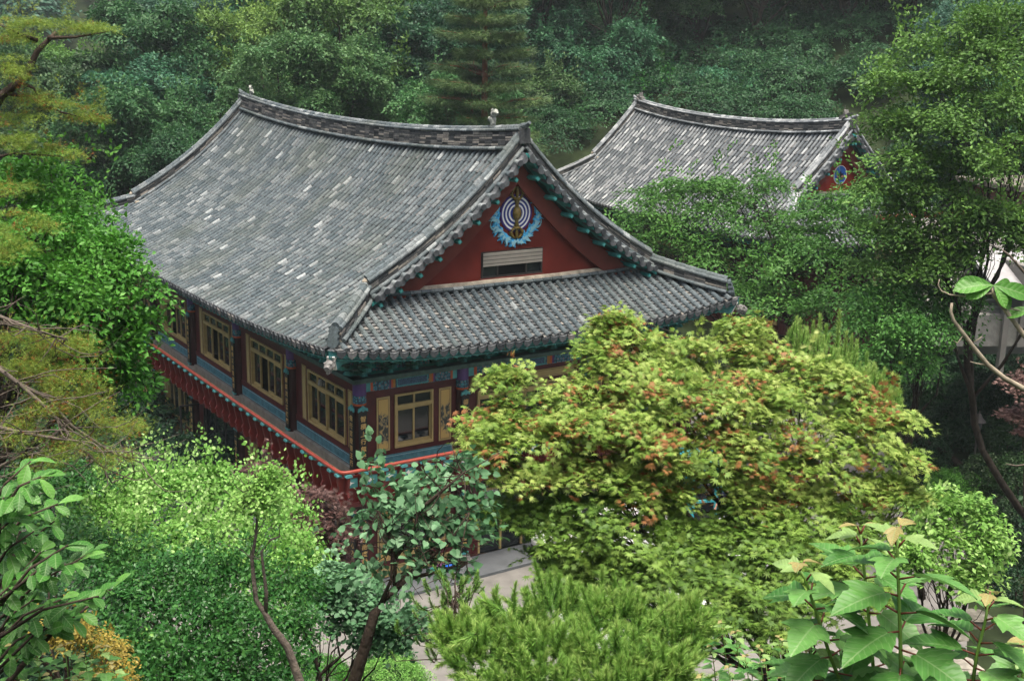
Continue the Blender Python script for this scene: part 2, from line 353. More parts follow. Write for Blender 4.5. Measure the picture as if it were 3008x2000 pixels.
# ------------------------------------------------------------------ terrain
def ground_z(x, y):
    x = np.asarray(x, float); y = np.asarray(y, float)
    near = np.clip(12.3 - .57 * y, 0, 20)
    rightg = sm(13, 40, x) * 3.2 * sm(20, 40, y)
    back = sm(46, 60, y - .12 * x) * 2.2 + np.clip(y - 58 + .25 * np.clip(x, -5, 60), 0, None) * .42 * (1 - .75 * sm(12, 34, -x))
    far = np.clip(y - 150, 0, None) * .5 * sm(5, 40, -x)
    return np.maximum(near, rightg + np.minimum(back + far, 42))
def build_ground():
    xs = np.unique(np.concatenate([np.linspace(-60, 80, 141), np.linspace(-900, 900, 61)])); ys = np.unique(np.concatenate([np.linspace(-20, 130, 151), np.linspace(-300, 1200, 51)]))
    X, Y = np.meshgrid(xs, ys); Z = ground_z(X, Y)
    rough = (Y > 62) | (Y < 20)
    Z = Z + np.where(rough, np.sin(X * 1.3) * np.cos(Y * 1.1) * .1, 0)
    nx, ny = len(xs), len(ys); V = np.stack([X, Y, Z], -1).reshape(-1, 3)
    i = (np.arange(ny - 1)[:, None] * nx + np.arange(nx - 1)[None]).ravel(); F = np.stack([i, i + 1, i + nx + 1, i + nx], -1).ravel()
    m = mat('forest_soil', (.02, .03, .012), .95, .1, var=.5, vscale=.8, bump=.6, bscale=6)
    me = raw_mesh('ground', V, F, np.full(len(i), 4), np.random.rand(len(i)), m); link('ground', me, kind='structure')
build_ground()
A0 = math.radians(90 - 56.254); C0 = np.array([-3.936, 30., 0.])
def hw(u, v, z=0.): return np.array([C0[0] + u * math.cos(A0) - v * math.sin(A0), C0[1] + u * math.sin(A0) + v * math.cos(A0), z])
def sheet(name, poly, z, m, **k):
    mb = MB(); mb.add([(x, y, z) for x, y in poly], [tuple(range(len(poly)))]); return mb.build(name, m, **k)
sheet('courtyard', [(-7.5, 22.2), (9.5, 22.2), (13.2, 32), (15.8, 42), hw(16, 30)[:2], hw(-7.5, 24)[:2]], .012, CONC, kind='structure')
mb = MB()
for a, b in (((-1.15, -1.2, 0), (0, 21.5, .1)), ((.0, -1.2, 0), (12, 0, .1))): mb.box((a[0], a[1], .0), (b[0], b[1], b[2]))
o = mb.build('stone_kerb', SLAB, bevel=.01, kind='structure'); o.location = C0; o.rotation_euler = (0, 0, A0)

# ------------------------------------------------------------------ tiled hall roof (local axes: u = across, v = along the ridge)
class Roof:
    def __init__(s, Wd, L, e, P, ae=.42, ar=.65, vg=.45, gw=.75, sp=.28, seed=1):
        s.W, s.L, s.e, s.P, s.ae, s.ar, s.vg, s.gw, s.sp = Wd, L, e, P, ae, ar, vg, gw, sp
        s.smax = Wd / 2 + e; random.seed(seed)
    def main(s, u, v):
        q = min(u, s.W - u) + s.e; k = min(1, q / s.smax); t = min(1.02, abs(v - s.L / 2) / (s.L / 2 + s.e))
        return s.P(q) + s.ae * t ** 3.2 * (1 - k) + s.ar * t ** 2.2 * k
    def shed(s, u, v):
        q = min(v, s.L - v) + s.e; t = min(1.02, abs(u - s.W / 2) / (s.W / 2 + s.e))
        return s.P(q) + s.ae * t ** 3.2 * (1 - q / s.smax)
    def out(s, u, v):   # plan bulge of the eave towards the corners
        return 0
    def cover(s, mb, pt, s0, s1, lat, r=.074, ln=.3, mi=0, disc=True, hi=1.):
        """row of half-round tiles going up from s0 to s1; pt(s) -> point, lat = lateral unit vector"""
        n = max(1, int(round((s1 - s0) * 1.12 / ln))); ds = (s1 - s0) / n; lat = np.array(lat, float)
        jl = random.uniform(-.006, .006)
        for i in range(n):
            a, b = pt(s0 + i * ds), pt(s0 + (i + 1) * ds); a, b = np.array(a), np.array(b)
            t = b - a; t /= np.linalg.norm(t); nn = np.cross(lat, t); nn = nn if nn[2] > 0 else -nn
            rr = [r * random.uniform(1.0, 1.06), r * .88]; vs = []; jx = random.uniform(-.006, .006)
            for c, q in ((a, rr[0]), (b + t * .02, rr[1])):
                for k in range(7):
                    w = math.pi * k / 6; vs.append(c + lat * (math.cos(w) * q + jl + jx) + nn * (math.sin(w) * q * 1.05 + .016))
            fs = [(k, k + 1, k + 8, k + 7) for k in range(6)] + [tuple(range(7))[::-1]]
            x = random.random() * hi; x = x * .9 if random.random() > .045 * hi ** 6 else .93 + .07 * random.random()
            mb.add(vs, fs, mi, x)
            if i == 0 and disc:
                c = a - t * .012 + nn * .03; vs = []
                for k in range(10):
                    w = 2 * math.pi * k / 10; vs.append(c + lat * math.cos(w) * r * 1.02 + nn * math.sin(w) * r * 1.02)
                mb.add(vs + [p - t * .03 for p in vs], [tuple(range(10)), tuple(range(19, 9, -1))] + [(k, (k + 1) % 10, 10 + (k + 1) % 10, 10 + k) for k in range(10)], 1, random.random() * .6)
    def pans(s, mb, pt, s0, s1, lat, w, ln=.15, mi=2, apron=True):
        n = max(1, int(round((s1 - s0) * 1.12 / ln))); ds = (s1 - s0) / n; lat = np.array(lat, float)
        for i in range(n):
            a, b = np.array(pt(s0 + i * ds)), np.array(pt(s0 + (i + 1) * ds)); t = b - a; t /= np.linalg.norm(t)
            nn = np.cross(lat, t); nn = nn if nn[2] > 0 else -nn; vs = []
            for c, h in ((a, .042), (b, .0)):
                for x, y in ((-.5, .03), (-.25, .005), (0, -.004), (.25, .005), (.5, .03)): vs.append(c + lat * x * w + nn * (h + y))
            for x, y in ((-.5, .03), (-.25, .005), (0, -.004), (.25, .005), (.5, .03)): vs.append(a + lat * x * w + nn * (.0 + y - .01))
            mb.add(vs, [(k, k + 1, k + 6, k + 5) for k in range(4)] + [(k + 10, k + 11, k + 1, k) for k in range(4)], mi, random.random() ** 1.3)
        if apron:
            a, b = np.array(pt(s0)), np.array(pt(s0 + .1)); t = (b - a) / np.linalg.norm(b - a); nn = np.cross(lat, t); nn = nn if nn[2] > 0 else -nn
            dn = unit(-nn * .95 - t * .25)
            poly = [(-.5 * w, -.03), (-.42 * w, .09), (-.2 * w, .15), (0, .185), (.2 * w, .15), (.42 * w, .09), (.5 * w, -.03), (.25 * w, .0), (0, .012), (-.25 * w, .0)]
            mb.prism(poly, a + nn * .03 - t * .02, lat * .93, dn, -t * .025, 3, random.random())
    def ridge(s, mb, pts, h, w, mi=4, tube=0, nl=7, base=True, cap=.085, seg=.34, dbl=True):
        pts = [np.array(p, float) for p in pts]; d = [0]
        for a, b in zip(pts, pts[1:]): d.append(d[-1] + np.linalg.norm(b - a))
        n = max(2, int(d[-1] / seg)); q = np.linspace(0, d[-1], n + 1); pp = np.stack([np.interp(q, d, [p[i] for p in pts]) for i in range(3)], -1)
        t = pp[-1] - pp[0]; t[2] = 0; t /= np.linalg.norm(t); lat = np.array([-t[1], t[0], 0]); up = np.array([0, 0, 1.])
        for k in range(nl):
            z0 = h * k / nl; z1 = h * (k + .8) / nl; off = random.random() * .5
            for i in range(n):
                a, b = pp[i] , pp[i + 1]; hwid = w / 2 * (1 - .3 * k / nl) + random.uniform(-.012, .012); j = random.uniform(-.006, .006)
                vs = [a + lat * sg * hwid + up * (z + j) for z in (z0, z1) for sg in (-1, 1)] + [b + lat * sg * hwid + up * (z + j) for z in (z0, z1) for sg in (-1, 1)]
                mb.add(vs, [(0, 1, 3, 2), (4, 6, 7, 5), (0, 2, 6, 4), (1, 5, 7, 3), (2, 3, 7, 6), (0, 4, 5, 1)], mi, random.random())
        mb.add([p + lat * sg * w * .3 + up * z for p in (pp[0], pp[-1]) for z in (0, h) for sg in (-1, 1)], [(0, 1, 3, 2), (4, 6, 7, 5)], mi, 0)
        m = len(pp)
        mb.add([p + lat * sg * w * .33 + up * z for p in pp for sg in (-1, 1) for z in (0, h)], [(4 * i + 2 * g, 4 * i + 4 + 2 * g, 4 * i + 5 + 2 * g, 4 * i + 1 + 2 * g) for i in range(m - 1) for g in (0, 1)], mi, 0)
        def half(off, z, r, x0=0., mi=mi, bias=0.):
            for i in range(n):
                a, b = pp[i] + up * z + lat * off, pp[i + 1] + up * z + lat * off; vs = []
                tt = (b - a) / np.linalg.norm(b - a); nn = np.cross(lat, tt); nn = nn if nn[2] > 0 else -nn
                for c, rr in ((a, r * 1.04), (b + tt * .015, r * .9)):
                    for k in range(7):
                        g = math.pi * (k / 6 * 1.3 - .15); vs.append(c + lat * math.cos(g) * rr + nn * math.sin(g) * rr)
                mb.add(vs, [(k, k + 1, k + 8, k + 7) for k in range(6)] + [tuple(range(7))[::-1], tuple(range(7, 14))], tube, min(1, bias + random.random() * (1 - bias)))
        half(0, h + .04, cap, bias=.25)
        if dbl: half(w * .36, h - .01, cap * .62, bias=.45); half(-w * .36, h - .01, cap * .62, bias=.45)
        if base: half(w * .62, .03, .062, bias=.2); half(-w * .62, .03, .062, bias=.2)
    def build(s, parent, mats, both=True):
        mb = MB(); e, L, Wd, sp = s.e, s.L, s.W, s.sp; hipv = lambda v: (v + e if v < s.vg else (L - v + e if v > L - s.vg else s.smax - .1))
        nv = int((L + 2 * e) / sp); spv = (L + 2 * e) / nv
        for side in (0, 1):
            U = (lambda q: q - e) if side == 0 else (lambda q: Wd + e - q)
            for i in range(nv):
                v = -e + (i + .5) * spv
                s1 = hipv(v)
                if s1 > .25: s.cover(mb, lambda q: (U(q), v, s.main(U(q), v)), .0, s1, (0, 1, 0))
            if side == 0 or both:
                for i in range(nv + 1):
                    v = -e + i * spv; s1 = hipv(v)
                    if s1 > .2: s.pans(mb, lambda q: (U(q), v, s.main(U(q), v)), -.02, s1, (0, 1, 0), spv, ln=.3, mi=5)
        nu = int((Wd + 2 * e) / sp); spu = (Wd + 2 * e) / nu
        for side in (0, 1):
            Vf = (lambda q: q - e) if side == 0 else (lambda q: L + e - q)
            lim = lambda u: min(s.gw + e + .02, u + e, Wd + e - u)
            for i in range(nu):
                u = -e + (i + .5) * spu; s1 = lim(u)
                if s1 > .2: s.cover(mb, lambda q: (u, Vf(q), s.shed(u, Vf(q)) + .02), .0, s1, (1, 0, 0), r=.084, hi=.7)
            for i in range(nu + 1):
                u = -e + i * spu; s1 = lim(u)
                if s1 > .15 and (side == 0 or both): s.pans(mb, lambda q: (u, Vf(q), s.shed(u, Vf(q))), -.02, s1, (1, 0, 0), spu)
        tiles = mb.build('roof', mats, parent)
        # deck under the tiles + painted soffit
        mb = MB()
        def strip(A, B, n, z, mi):
            vs = []
            for i in range(n + 1):
                for k in range(9): vs.append(z(i / n, k / 8))
            mb.add(vs, [(i * 9 + k, i * 9 + k + 1, i * 9 + k + 10, i * 9 + k + 9) for i in range(n) for k in range(8)], mi, .3)
        for dz, mi in ((-.01, 0), (-.2, 1)):
            for side in (0, 1):
                U = (lambda q: q - e) if side == 0 else (lambda q: Wd + e - q)
                a, b = s.vg - .1, L - s.vg + .1
                strip(0, 0, 30, lambda t, k: (U(k * s.smax), a + (b - a) * t, s.main(U(k * s.smax), a + (b - a) * t) + dz), mi)
                for v0, v1 in ((-e, a), (b, L + e)):
                    strip(0, 0, 6, lambda t, k: (U(k * max(0, min(v0 + (v1 - v0) * t + e, L + e - (v0 + (v1 - v0) * t)))), v0 + (v1 - v0) * t, s.main(U(k * max(0, min(v0 + (v1 - v0) * t + e, L + e - v0 - (v1 - v0) * t))), v0 + (v1 - v0) * t) + dz), mi)
                Vf = (lambda q: q - e) if side == 0 else (lambda q: L + e - q)
                def zz(t, k):
                    u = -e + (Wd + 2 * e) * t; q = k * max(0, min(s.gw + e, u + e, Wd + e - u)); return (u, Vf(q), s.shed(u, Vf(q)) + dz)
                strip(0, 0, 30, zz, mi)
        # fascia under the tile ends
        for (f, n) in ((lambda t: (-e + .05, -e + (L + 2 * e) * t, s.main(-e, -e + (L + 2 * e) * t)), 40), (lambda t: (-e + (Wd + 2 * e) * t, -e + .05, s.shed(-e + (Wd + 2 * e) * t, -e)), 24),
                       (lambda t: (Wd + e - .05, -e + (L + 2 * e) * t, s.main(-e, -e + (L + 2 * e) * t)), 40), (lambda t: (-e + (Wd + 2 * e) * t, L + e - .05, s.shed(-e + (Wd + 2 * e) * t, L + e)), 24)):
            vs = []
            for i in range(n + 1):
                p = f(i / n); vs += [(p[0], p[1], p[2] - .0), (p[0], p[1], p[2] - .24)]
            mb.add(vs, [(2 * i, 2 * i + 1, 2 * i + 3, 2 * i + 2) for i in range(n)], 2, .3)
        mb.build('eave_soffit', [TILED, TEALD, TEALL], parent)
        # ridges
        rm = [mats[0], mats[1], mats[2], mats[3], STACK]
        c = Wd / 2; mb = MB(); N = 30
        zr = lambda v: s.main(c, v) - .03
        s.ridge(mb, [(c, v, zr(v)) for v in np.linspace(s.vg - .12, L - s.vg + .12, N)], s.rh, .34, nl=9)
        for v0, dv in ((s.vg - .12, -1), (L - s.vg + .12, 1)):      # upturned tip of the top course
            z = zr(v0) + s.rh + .05
            mb.tube([(c, v0 - dv * .1, z), (c, v0 + dv * .12, z + .04), (c, v0 + dv * .28, z + .13)], [.09, .08, .05], 8, 0, .6)
            mb.prism([(-.17, -.35), (.17, -.35), (.15, .06), (-.15, .06)], (c, v0 + dv * .02, z - .1), (1, 0, 0), (0, 0, 1), (0, dv * .08, 0), 4, .3)
        mb.build('main_ridge', rm, parent)
        for v0, vd in ((s.vg, 1), (L - s.vg, -1)):
            for side in (0, 1):
                U = (lambda q: q - e) if side == 0 else (lambda q: Wd + e - q); s0 = v0 + e + .02 if vd == 1 else L - v0 + e + .02
                mb = MB(); pr = [(U(q), v0, s.main(U(q), v0) + .04) for q in np.linspace(s0, s.smax - .05, 14)]
                s.ridge(mb, pr, .38, .3, nl=6, seg=.33, cap=.1); a = pr[0]; sg = 1 if side == 0 else -1
                mb.lathe((a[0] - sg * .02, a[1], a[2] + .3), [(.09, 0), (.1, .06), (.05, .12)], 8, 5)
                mb.add([], [])
                mb.build('gable_ridge', rm + [MORTAR], parent)
                mb = MB(); vc = -e if vd == 1 else L + e; uc_ = U(0)
                ph = [(U(q), vc + vd * q, (s.main(U(q), vc + vd * q) + s.shed(U(q), vc + vd * q)) / 2 + .04) for q in np.linspace(.3, s0 + .1, 10)]
                s.ridge(mb, ph, .34, .32, nl=6, seg=.3, cap=.105)
                a = np.array(ph[0]); o_ = np.array([-sg, -vd, 0]) / 1.414      # corner end tiles
                for k in range(3):
                    c0 = a + o_ * .02 + np.array([0, 0, .26 - .13 * k]); mb.tube([c0 + o_ * (.03 * k), c0 + o_ * (.12 + .05 * k) + np.array([0, 0, .03])], [.115 + .01 * k, .125 + .01 * k], 10, 0, .15)
                mb.build('hip_ridge', rm, parent)
        return tiles
    def gable(s, parent, front=True, vd=1, red=None, rad=None, mats=None, vis=True, red2=None):
        """verge tiles, rafters ends, barge board, gable wall at one end"""
        e, Wd, L = s.e, s.W, s.L; v0 = s.vg if vd == 1 else L - s.vg; V = lambda d: v0 - vd * d      # d outward from the verge line
        gwv = s.gw if vd == 1 else L - s.gw; c = Wd / 2; zb = s.P(s.gw + e) + .02
        mb = MB()
        for side in (0, 1):
            U = (lambda q: q - e) if side == 0 else (lambda q: Wd + e - q); sg = 1 if side == 0 else -1
            q = s.vg + e + .12; k = 0
            while q < s.smax - .02:
                p = np.array([U(q), v0, s.main(U(q), v0)]); p2 = np.array([U(q + .1), v0, s.main(U(q + .1), v0)]); t = unit(p2 - p)
                s.cover(mb, lambda x: tuple(p + np.array([0, vd * (-.42 + x), -.03 - .10 * (.42 - x)])), 0, .36, t, r=.085, ln=.36)
                pm = p + t * .14
                poly = [(-.15, .08), (-.13, -.03), (-.06, -.12), (.02, -.155), (.1, -.12), (.15, -.03), (.16, .08), (.08, .03), (0, .015), (-.08, .03)]
                nn = np.cross(t, (0, 1, 0)); nn = nn if nn[2] > 0 else -nn
                mb.prism(poly, pm + np.array([0, -vd * .40, -.06]), t, nn, (0, vd * .30, .04), 1, .25 + random.random() * .6)
                if k % 2 == 0:
                    mr = MB(); h = .05; y0, y1 = V(.36), gwv
                    mr.add([p + np.array([0, (y0 - v0), 0]) + t * a * h + nn * (b * h - .30) for a, b in ((-1, -1), (1, -1), (1, 1), (-1, 1))] + [p + np.array([0, (y1 - v0), 0]) + t * a * h + nn * (b * h - .30) for a, b in ((-1, -1), (1, -1), (1, 1), (-1, 1))],
                           [(0, 1, 2, 3), (0, 4, 5, 1), (1, 5, 6, 2), (2, 6, 7, 3), (3, 7, 4, 0)], 0, .5)
                    mr.add([p + np.array([0, (y0 - v0) - vd * .006, 0]) + t * a * h * .55 + nn * (b * h * .55 - .30) for a, b in ((-1, -1), (1, -1), (1, 1), (-1, 1))], [(0, 1, 2, 3)], 1, .5)
                    mr.build('gable_rafter', [TEAL, TEALL], parent)
                k += 1; q += .29
        mb.build('verge_tiles', mats, parent)
        def zl(u, d=0): return s.main(u, v0) - d
        # teal underside strip, barge board, wall
        mb = MB(); us = np.concatenate([np.linspace(s.vg, c, 15), np.linspace(c, Wd - s.vg, 15)[1:]]); n = len(us)
        def band(d0, d1, va, vb, mi):
            vs = []
            for u in us:
                for d in (d0, d1):
                    for vv in (va, vb): vs.append((u, vv, zl(u, d)))
            mb.add(vs, [f for i in range(n - 1) for f in ((4 * i, 4 * i + 4, 4 * i + 6, 4 * i + 2), (4 * i + 1, 4 * i + 3, 4 * i + 7, 4 * i + 5), (4 * i, 4 * i + 1, 4 * i + 5, 4 * i + 4), (4 * i + 2, 4 * i + 6, 4 * i + 7, 4 * i + 3))] + [(0, 2, 3, 1), (4 * n - 4, 4 * n - 3, 4 * n - 1, 4 * n - 2)], mi, .5)
        band(.12, .2, V(.36), gwv, 1); band(.36, .98, V(-.12), V(-.19), 0)
        mb.build('barge_board', [REDBRD, TEAL], parent)
        mb = MB(); top = [(u, zl(u, .18)) for u in us if zl(u, .18) > zb]
        mb.prism([(top[0][0], zb - .15)] + top + [(top[-1][0], zb - .15)], (0, gwv, 0), (1, 0, 0), (0, 0, 1), (0, vd * .2, 0), 0)
        g = mb.build('gable_wall', red or REDWALL, parent)
        mb = MB(); L0 = [(u, gwv - vd * .1, s.shed(u, gwv) + .03) for u in np.linspace(top[0][0] - .3, top[-1][0] + .3, 24)]
        mb.tube([np.array(p) + np.array([0, vd * .03, .08 + random.uniform(-.008, .008)]) for p in L0], .085, 8, 0)
        sg = .33
        for u in np.arange(top[0][0] - .3, top[-1][0] + .3, sg):
            mb.tube([(u, gwv - vd * .2, s.shed(u, gwv) + .06), (u + sg * .97, gwv - vd * .2, s.shed(u + sg, gwv) + .06)], [.062, .056], 8, 1, random.random())
        mb.build('gable_flashing', [MORTAR, mats[0]], parent)
        return g

def hall_group(mats): return mats
# ================================================================== main hall
HALL = empty('temple_hall', C0, A0, label='large two-storey temple hall in front with round blue and white emblem on its red gable', cat='temple hall')
HW, HL = 10.4, 21.25
R1 = Roof(HW, HL, 1.5, lambda q: 6.68 + .44 * q + .0049 * q ** 3, seed=4); R1.rh = .55
PAN2 = attr_mat('slope_pan_tile', [(0, (.022, .025, .027)), (.6, (.05, .055, .058)), (1, (.13, .13, .125))], nscale=18, namt=.3)  # pans darkened: shade between the cover rows put into their colour
tm = [TILE, TILED, PAN, TILED, STACK, PAN2]
R1.build(HALL, tm, both=False)
G1 = R1.gable(HALL, vd=1, mats=tm); R1.gable(HALL, vd=-1, mats=tm)
# eave timbers (one mass of rafters, brackets and painted blocks)
def eave_timbers(parent, rf):
    e, Wd, L = rf.e, rf.W, rf.L
    for face, ln in (('left', L), ('front', Wd)):
        mb = MB(); n = int((ln + 2 * e - .3) / .3)
        for i in range(n):
            t = -e + .2 + (ln + 2 * e - .4) * i / (n - 1)
            if face == 'left': z = rf.main(-e, t); P = lambda d, zz: (-d, t, zz)
            else: z = rf.shed(t, -e); P = lambda d, zz: (t, -d, zz)
            fan = .0 if 0 < t < ln else (min(0, t) + max(0, t - ln)) * -.55
            Q = (lambda d, zz: (P(d, zz)[0], P(d, zz)[1] + fan * (1 - d / e), zz)) if face == 'left' else (lambda d, zz: (P(d, zz)[0] + fan * (1 - d / e), P(d, zz)[1], zz))
            mb.tube([Q(-.1, z + .10), Q(e - .55, z - .34)], .06, 8, 0)
            mb.tube([Q(e - .60, z - .235), Q(e - .09, z - .25)], [.05, .045], 4, 0)
            mb.tube([Q(e - .09, z - .25), Q(e - .075, z - .25)], .032, 4, 1)
            mb.tube([Q(e - .55, z - .32), Q(e - .54, z - .321)], .04, 8, 1)
        mb.build('rafters', [TEAL, TEALL], parent, kind='stuff')
    for face, ln in (('left', L), ('front', Wd)):
        F = (lambda t, d, z: (-d, t, z)) if face == 'left' else (lambda t, d, z: (t, -d, z))
        mb = MB(F); mb.box((0, .0, 5.92), (ln, .06, 6.9), 0)
        k = int(ln / .72)
        for i in range(k + 1):
            t = ln * i / k
            for j, (d, z) in enumerate(((.28, 5.95), (.5, 6.12), (.74, 6.3))):
                mb.box((t - .05, 0, z), (t + .05, d, z + .1), 0, .3)
                mb.prism([(0, 0), (.16, .05), (.1, .13), (0, .12)], (t - .04, d, z + .0), (0, 1, 0), (0, 0, 1), (.08, 0, 0), 1, .3)
                mb.box((t - .2 - .03 * j, d - .14, z + .1), (t + .2 + .03 * j, d - .04, z + .17), 2, .3)
                for g in (-.19, 0, .19): mb.box((t + g - .045, d - .15, z + .17), (t + g + .045, d - .03, z + .2), 3, .3)
            if i < k:
                mb.box((t + .14, .06, 6.0), (t + ln / k - .14, .075, 6.3), 4, .5)
        mb.build('brackets', [TEAL, TEALL, TEALD, PLATE, DANC], parent, kind='stuff')

def dancheong():
    """repeating painted beam pattern: diamonds and scrolls in blue, orange, green"""
    m = bpy.data.materials.new('painted_beam_pattern'); m.use_nodes = True; n = m.node_tree.nodes; l = m.node_tree.links; p = n['Principled BSDF']; p.inputs['Roughness'].default_value = .7
    tc = n.new('ShaderNodeTexCoord'); v = n.new('ShaderNodeTexVoronoi'); v.inputs['Scale'].default_value = 11; v.inputs['Randomness'].default_value = .55
    l.new(tc.outputs['Object'], v.inputs['Vector']); r = n.new('ShaderNodeValToRGB'); r.color_ramp.interpolation = 'CONSTANT'; el = r.color_ramp.elements
    for k in range(3): el.new(.5)
    for e, (pos, c) in zip(el, [(0, (.42, .07, .03)), (.16, (.30, .33, .25)), (.22, (.03, .09, .2)), (.38, (.05, .25, .27)), (.5, (.02, .045, .08))]): e.position = pos; e.color = (*c, 1)
    l.new(v.outputs['Distance'], r.inputs[0]); l.new(r.outputs[0], p.inputs['Base Color']); return m
DANC = dancheong()
ORNG = mat('orange_paint', (.42, .085, .03), .6, .3); PURP = mat('purple_paint', (.09, .05, .16), .6, .3, var=.2); OCHR = mat('ochre_paint', (.34, .17, .04), .6, .3, var=.2)
def painting():
    m = bpy.data.materials.new('ink_landscape_panel'); m.use_nodes = True; n = m.node_tree.nodes; l = m.node_tree.links; p = n['Principled BSDF']; p.inputs['Roughness'].default_value = .7
    tc = n.new('ShaderNodeTexCoord'); mp = n.new('ShaderNodeMapping'); mp.inputs['Scale'].default_value = (5, 5, 3.2); l.new(tc.outputs['Object'], mp.inputs[0])
    t = n.new('ShaderNodeTexNoise'); t.inputs['Scale'].default_value = 1.6; t.inputs['Detail'].default_value = 8; t.inputs['Distortion'].default_value = 1.6; l.new(mp.outputs[0], t.inputs['Vector'])
    sp = n.new('ShaderNodeSeparateXYZ'); l.new(tc.outputs['Generated'], sp.inputs[0])
    g = n.new('ShaderNodeMapRange'); g.inputs['From Min'].default_value = .62; g.inputs['From Max'].default_value = .88; g.inputs['To Max'].default_value = .5; l.new(sp.outputs['Z'], g.inputs['Value'])
    g2 = n.new('ShaderNodeMapRange'); g2.inputs['From Min'].default_value = .2; g2.inputs['From Max'].default_value = .0; g2.inputs['To Max'].default_value = .35; l.new(sp.outputs['Z'], g2.inputs['Value'])
    a = n.new('ShaderNodeMath'); a.operation = 'ADD'; l.new(t.outputs[0], a.inputs[0]); l.new(g.outputs[0], a.inputs[1])
    b = n.new('ShaderNodeMath'); b.operation = 'ADD'; l.new(a.outputs[0], b.inputs[0]); l.new(g2.outputs[0], b.inputs[1])
    r = n.new('ShaderNodeValToRGB'); el = r.color_ramp.elements; el.new(.5); el.new(.6)
    for e, (pos, c) in zip(el, [(.4, (.035, .04, .03)), (.5, (.09, .1, .08)), (.56, (.32, .24, .1)), (.66, (.5, .34, .11))]): e.position = pos; e.color = (*c, 1)
    l.new(b.outputs[0], r.inputs[0]); l.new(r.outputs[0], p.inputs['Base Color']); return m
PAINT = painting()
eave_timbers(HALL, R1)

def text_mesh(name, chars, size, step, F, t, h, d, parent, m, flip=1, wid=1.0):
    """vertical line of glyphs, F maps (t, d, z) of a facade"""
    mb = MB()
    for i, ch in enumerate(chars):
        cu = bpy.data.curves.new('glyph', 'FONT'); cu.body = ch; cu.size = size; cu.align_x = 'CENTER'; cu.offset = size * .018; cu.resolution_u = 2
        o = bpy.data.objects.new('glyph', cu); COL.objects.link(o); bpy.context.view_layer.update()
        me = bpy.data.meshes.new_from_object(o.evaluated_get(bpy.context.evaluated_depsgraph_get()))
        mb.add([F(t + flip * (v.co.x * wid + v.co.y * .06), d, h - step * i + v.co.y) for v in me.vertices], [tuple(p.vertices) for p in me.polygons])
        bpy.data.objects.remove(o); bpy.data.curves.remove(cu); bpy.data.meshes.remove(me)
    return mb.build(name, m, parent)

FL = lambda t, d, z: (-d, t, z)       # left facade: t = v, outward -u
FR = lambda t, d, z: (t, -d, z)       # right facade: t = u, outward -v
def column(F, t, z0, z1, board=None, tb=0, cap=True, flip=1):
    mb = MB(); c = F(t, .03, 0); r = .17
    mb.lathe((c[0], c[1], z0 + .22), [(r, 0), (r * .97, z1 - z0 - .22)], 18, 0)
    if cap:
        mb.lathe((c[0], c[1], z1 - .62), [(r * 1.03, 0), (r * 1.05, .05)], 18, 2); mb.lathe((c[0], c[1], z1 - .56), [(r * 1.04, 0), (r * 1.05, .2)], 18, 3)
        mb.lathe((c[0], c[1], z1 - .35), [(r * 1.05, 0), (r * 1.06, .34)], 18, 4)
    o = mb.build('column', [DARKCOL, STONE, ORNG, DANC, PURP], HALL, smooth=False)
    mb = MB(); mb.lathe((c[0], c[1], z0), [(.3, 0), (.31, .04), (.27, .13), (.24, .2), (.23, .22)], 20, 0); mb.build('column_base', STONE, o, smooth=False)
    mb = MB(); mb.xf = F; mb.box((t - .26, .03, z0 - .02), (t + .26, .36, z0 + .07), 0); mb.build('column_plinth', STONE, o, bevel=.01)
    if board:
        h0, h1 = z0 + .3, z1 - .75; mb = MB(F); mb.box((t - .115, .2, h0), (t + .115, .235, h1), 0)
        b = mb.build('calligraphy_board', BLACK, o)
        mb = MB(F)
        leaf = [(-.14, 0), (-.13, .09), (-.05, .12), (0, .17), (.05, .12), (.13, .09), (.14, 0), (.05, .045), (0, -.0), (-.05, .045)]
        mb.prism(leaf, (t, .2, h1 - .02), (1, 0, 0), (0, 0, 1), (0, .05, 0), 0); mb.build('board_top', TEALL, b)
        mb = MB(F); mb.prism([(x, -y * .6) for x, y in leaf], (t, .2, h0 + .02), (1, 0, 0), (0, 0, 1), (0, .05, 0), 0); mb.build('board_foot', [mat('blue_white_ornament', (.35, .42, .46), .6, var=.4, vscale=20)] if False else TEALL, b)
        n = len(board); st = (h1 - h0 - .24) / n
        text_mesh('lettering', board, st * .82, st, F, t, h1 - .16 - st * .55, .238, b, GOLD, flip)
    return o
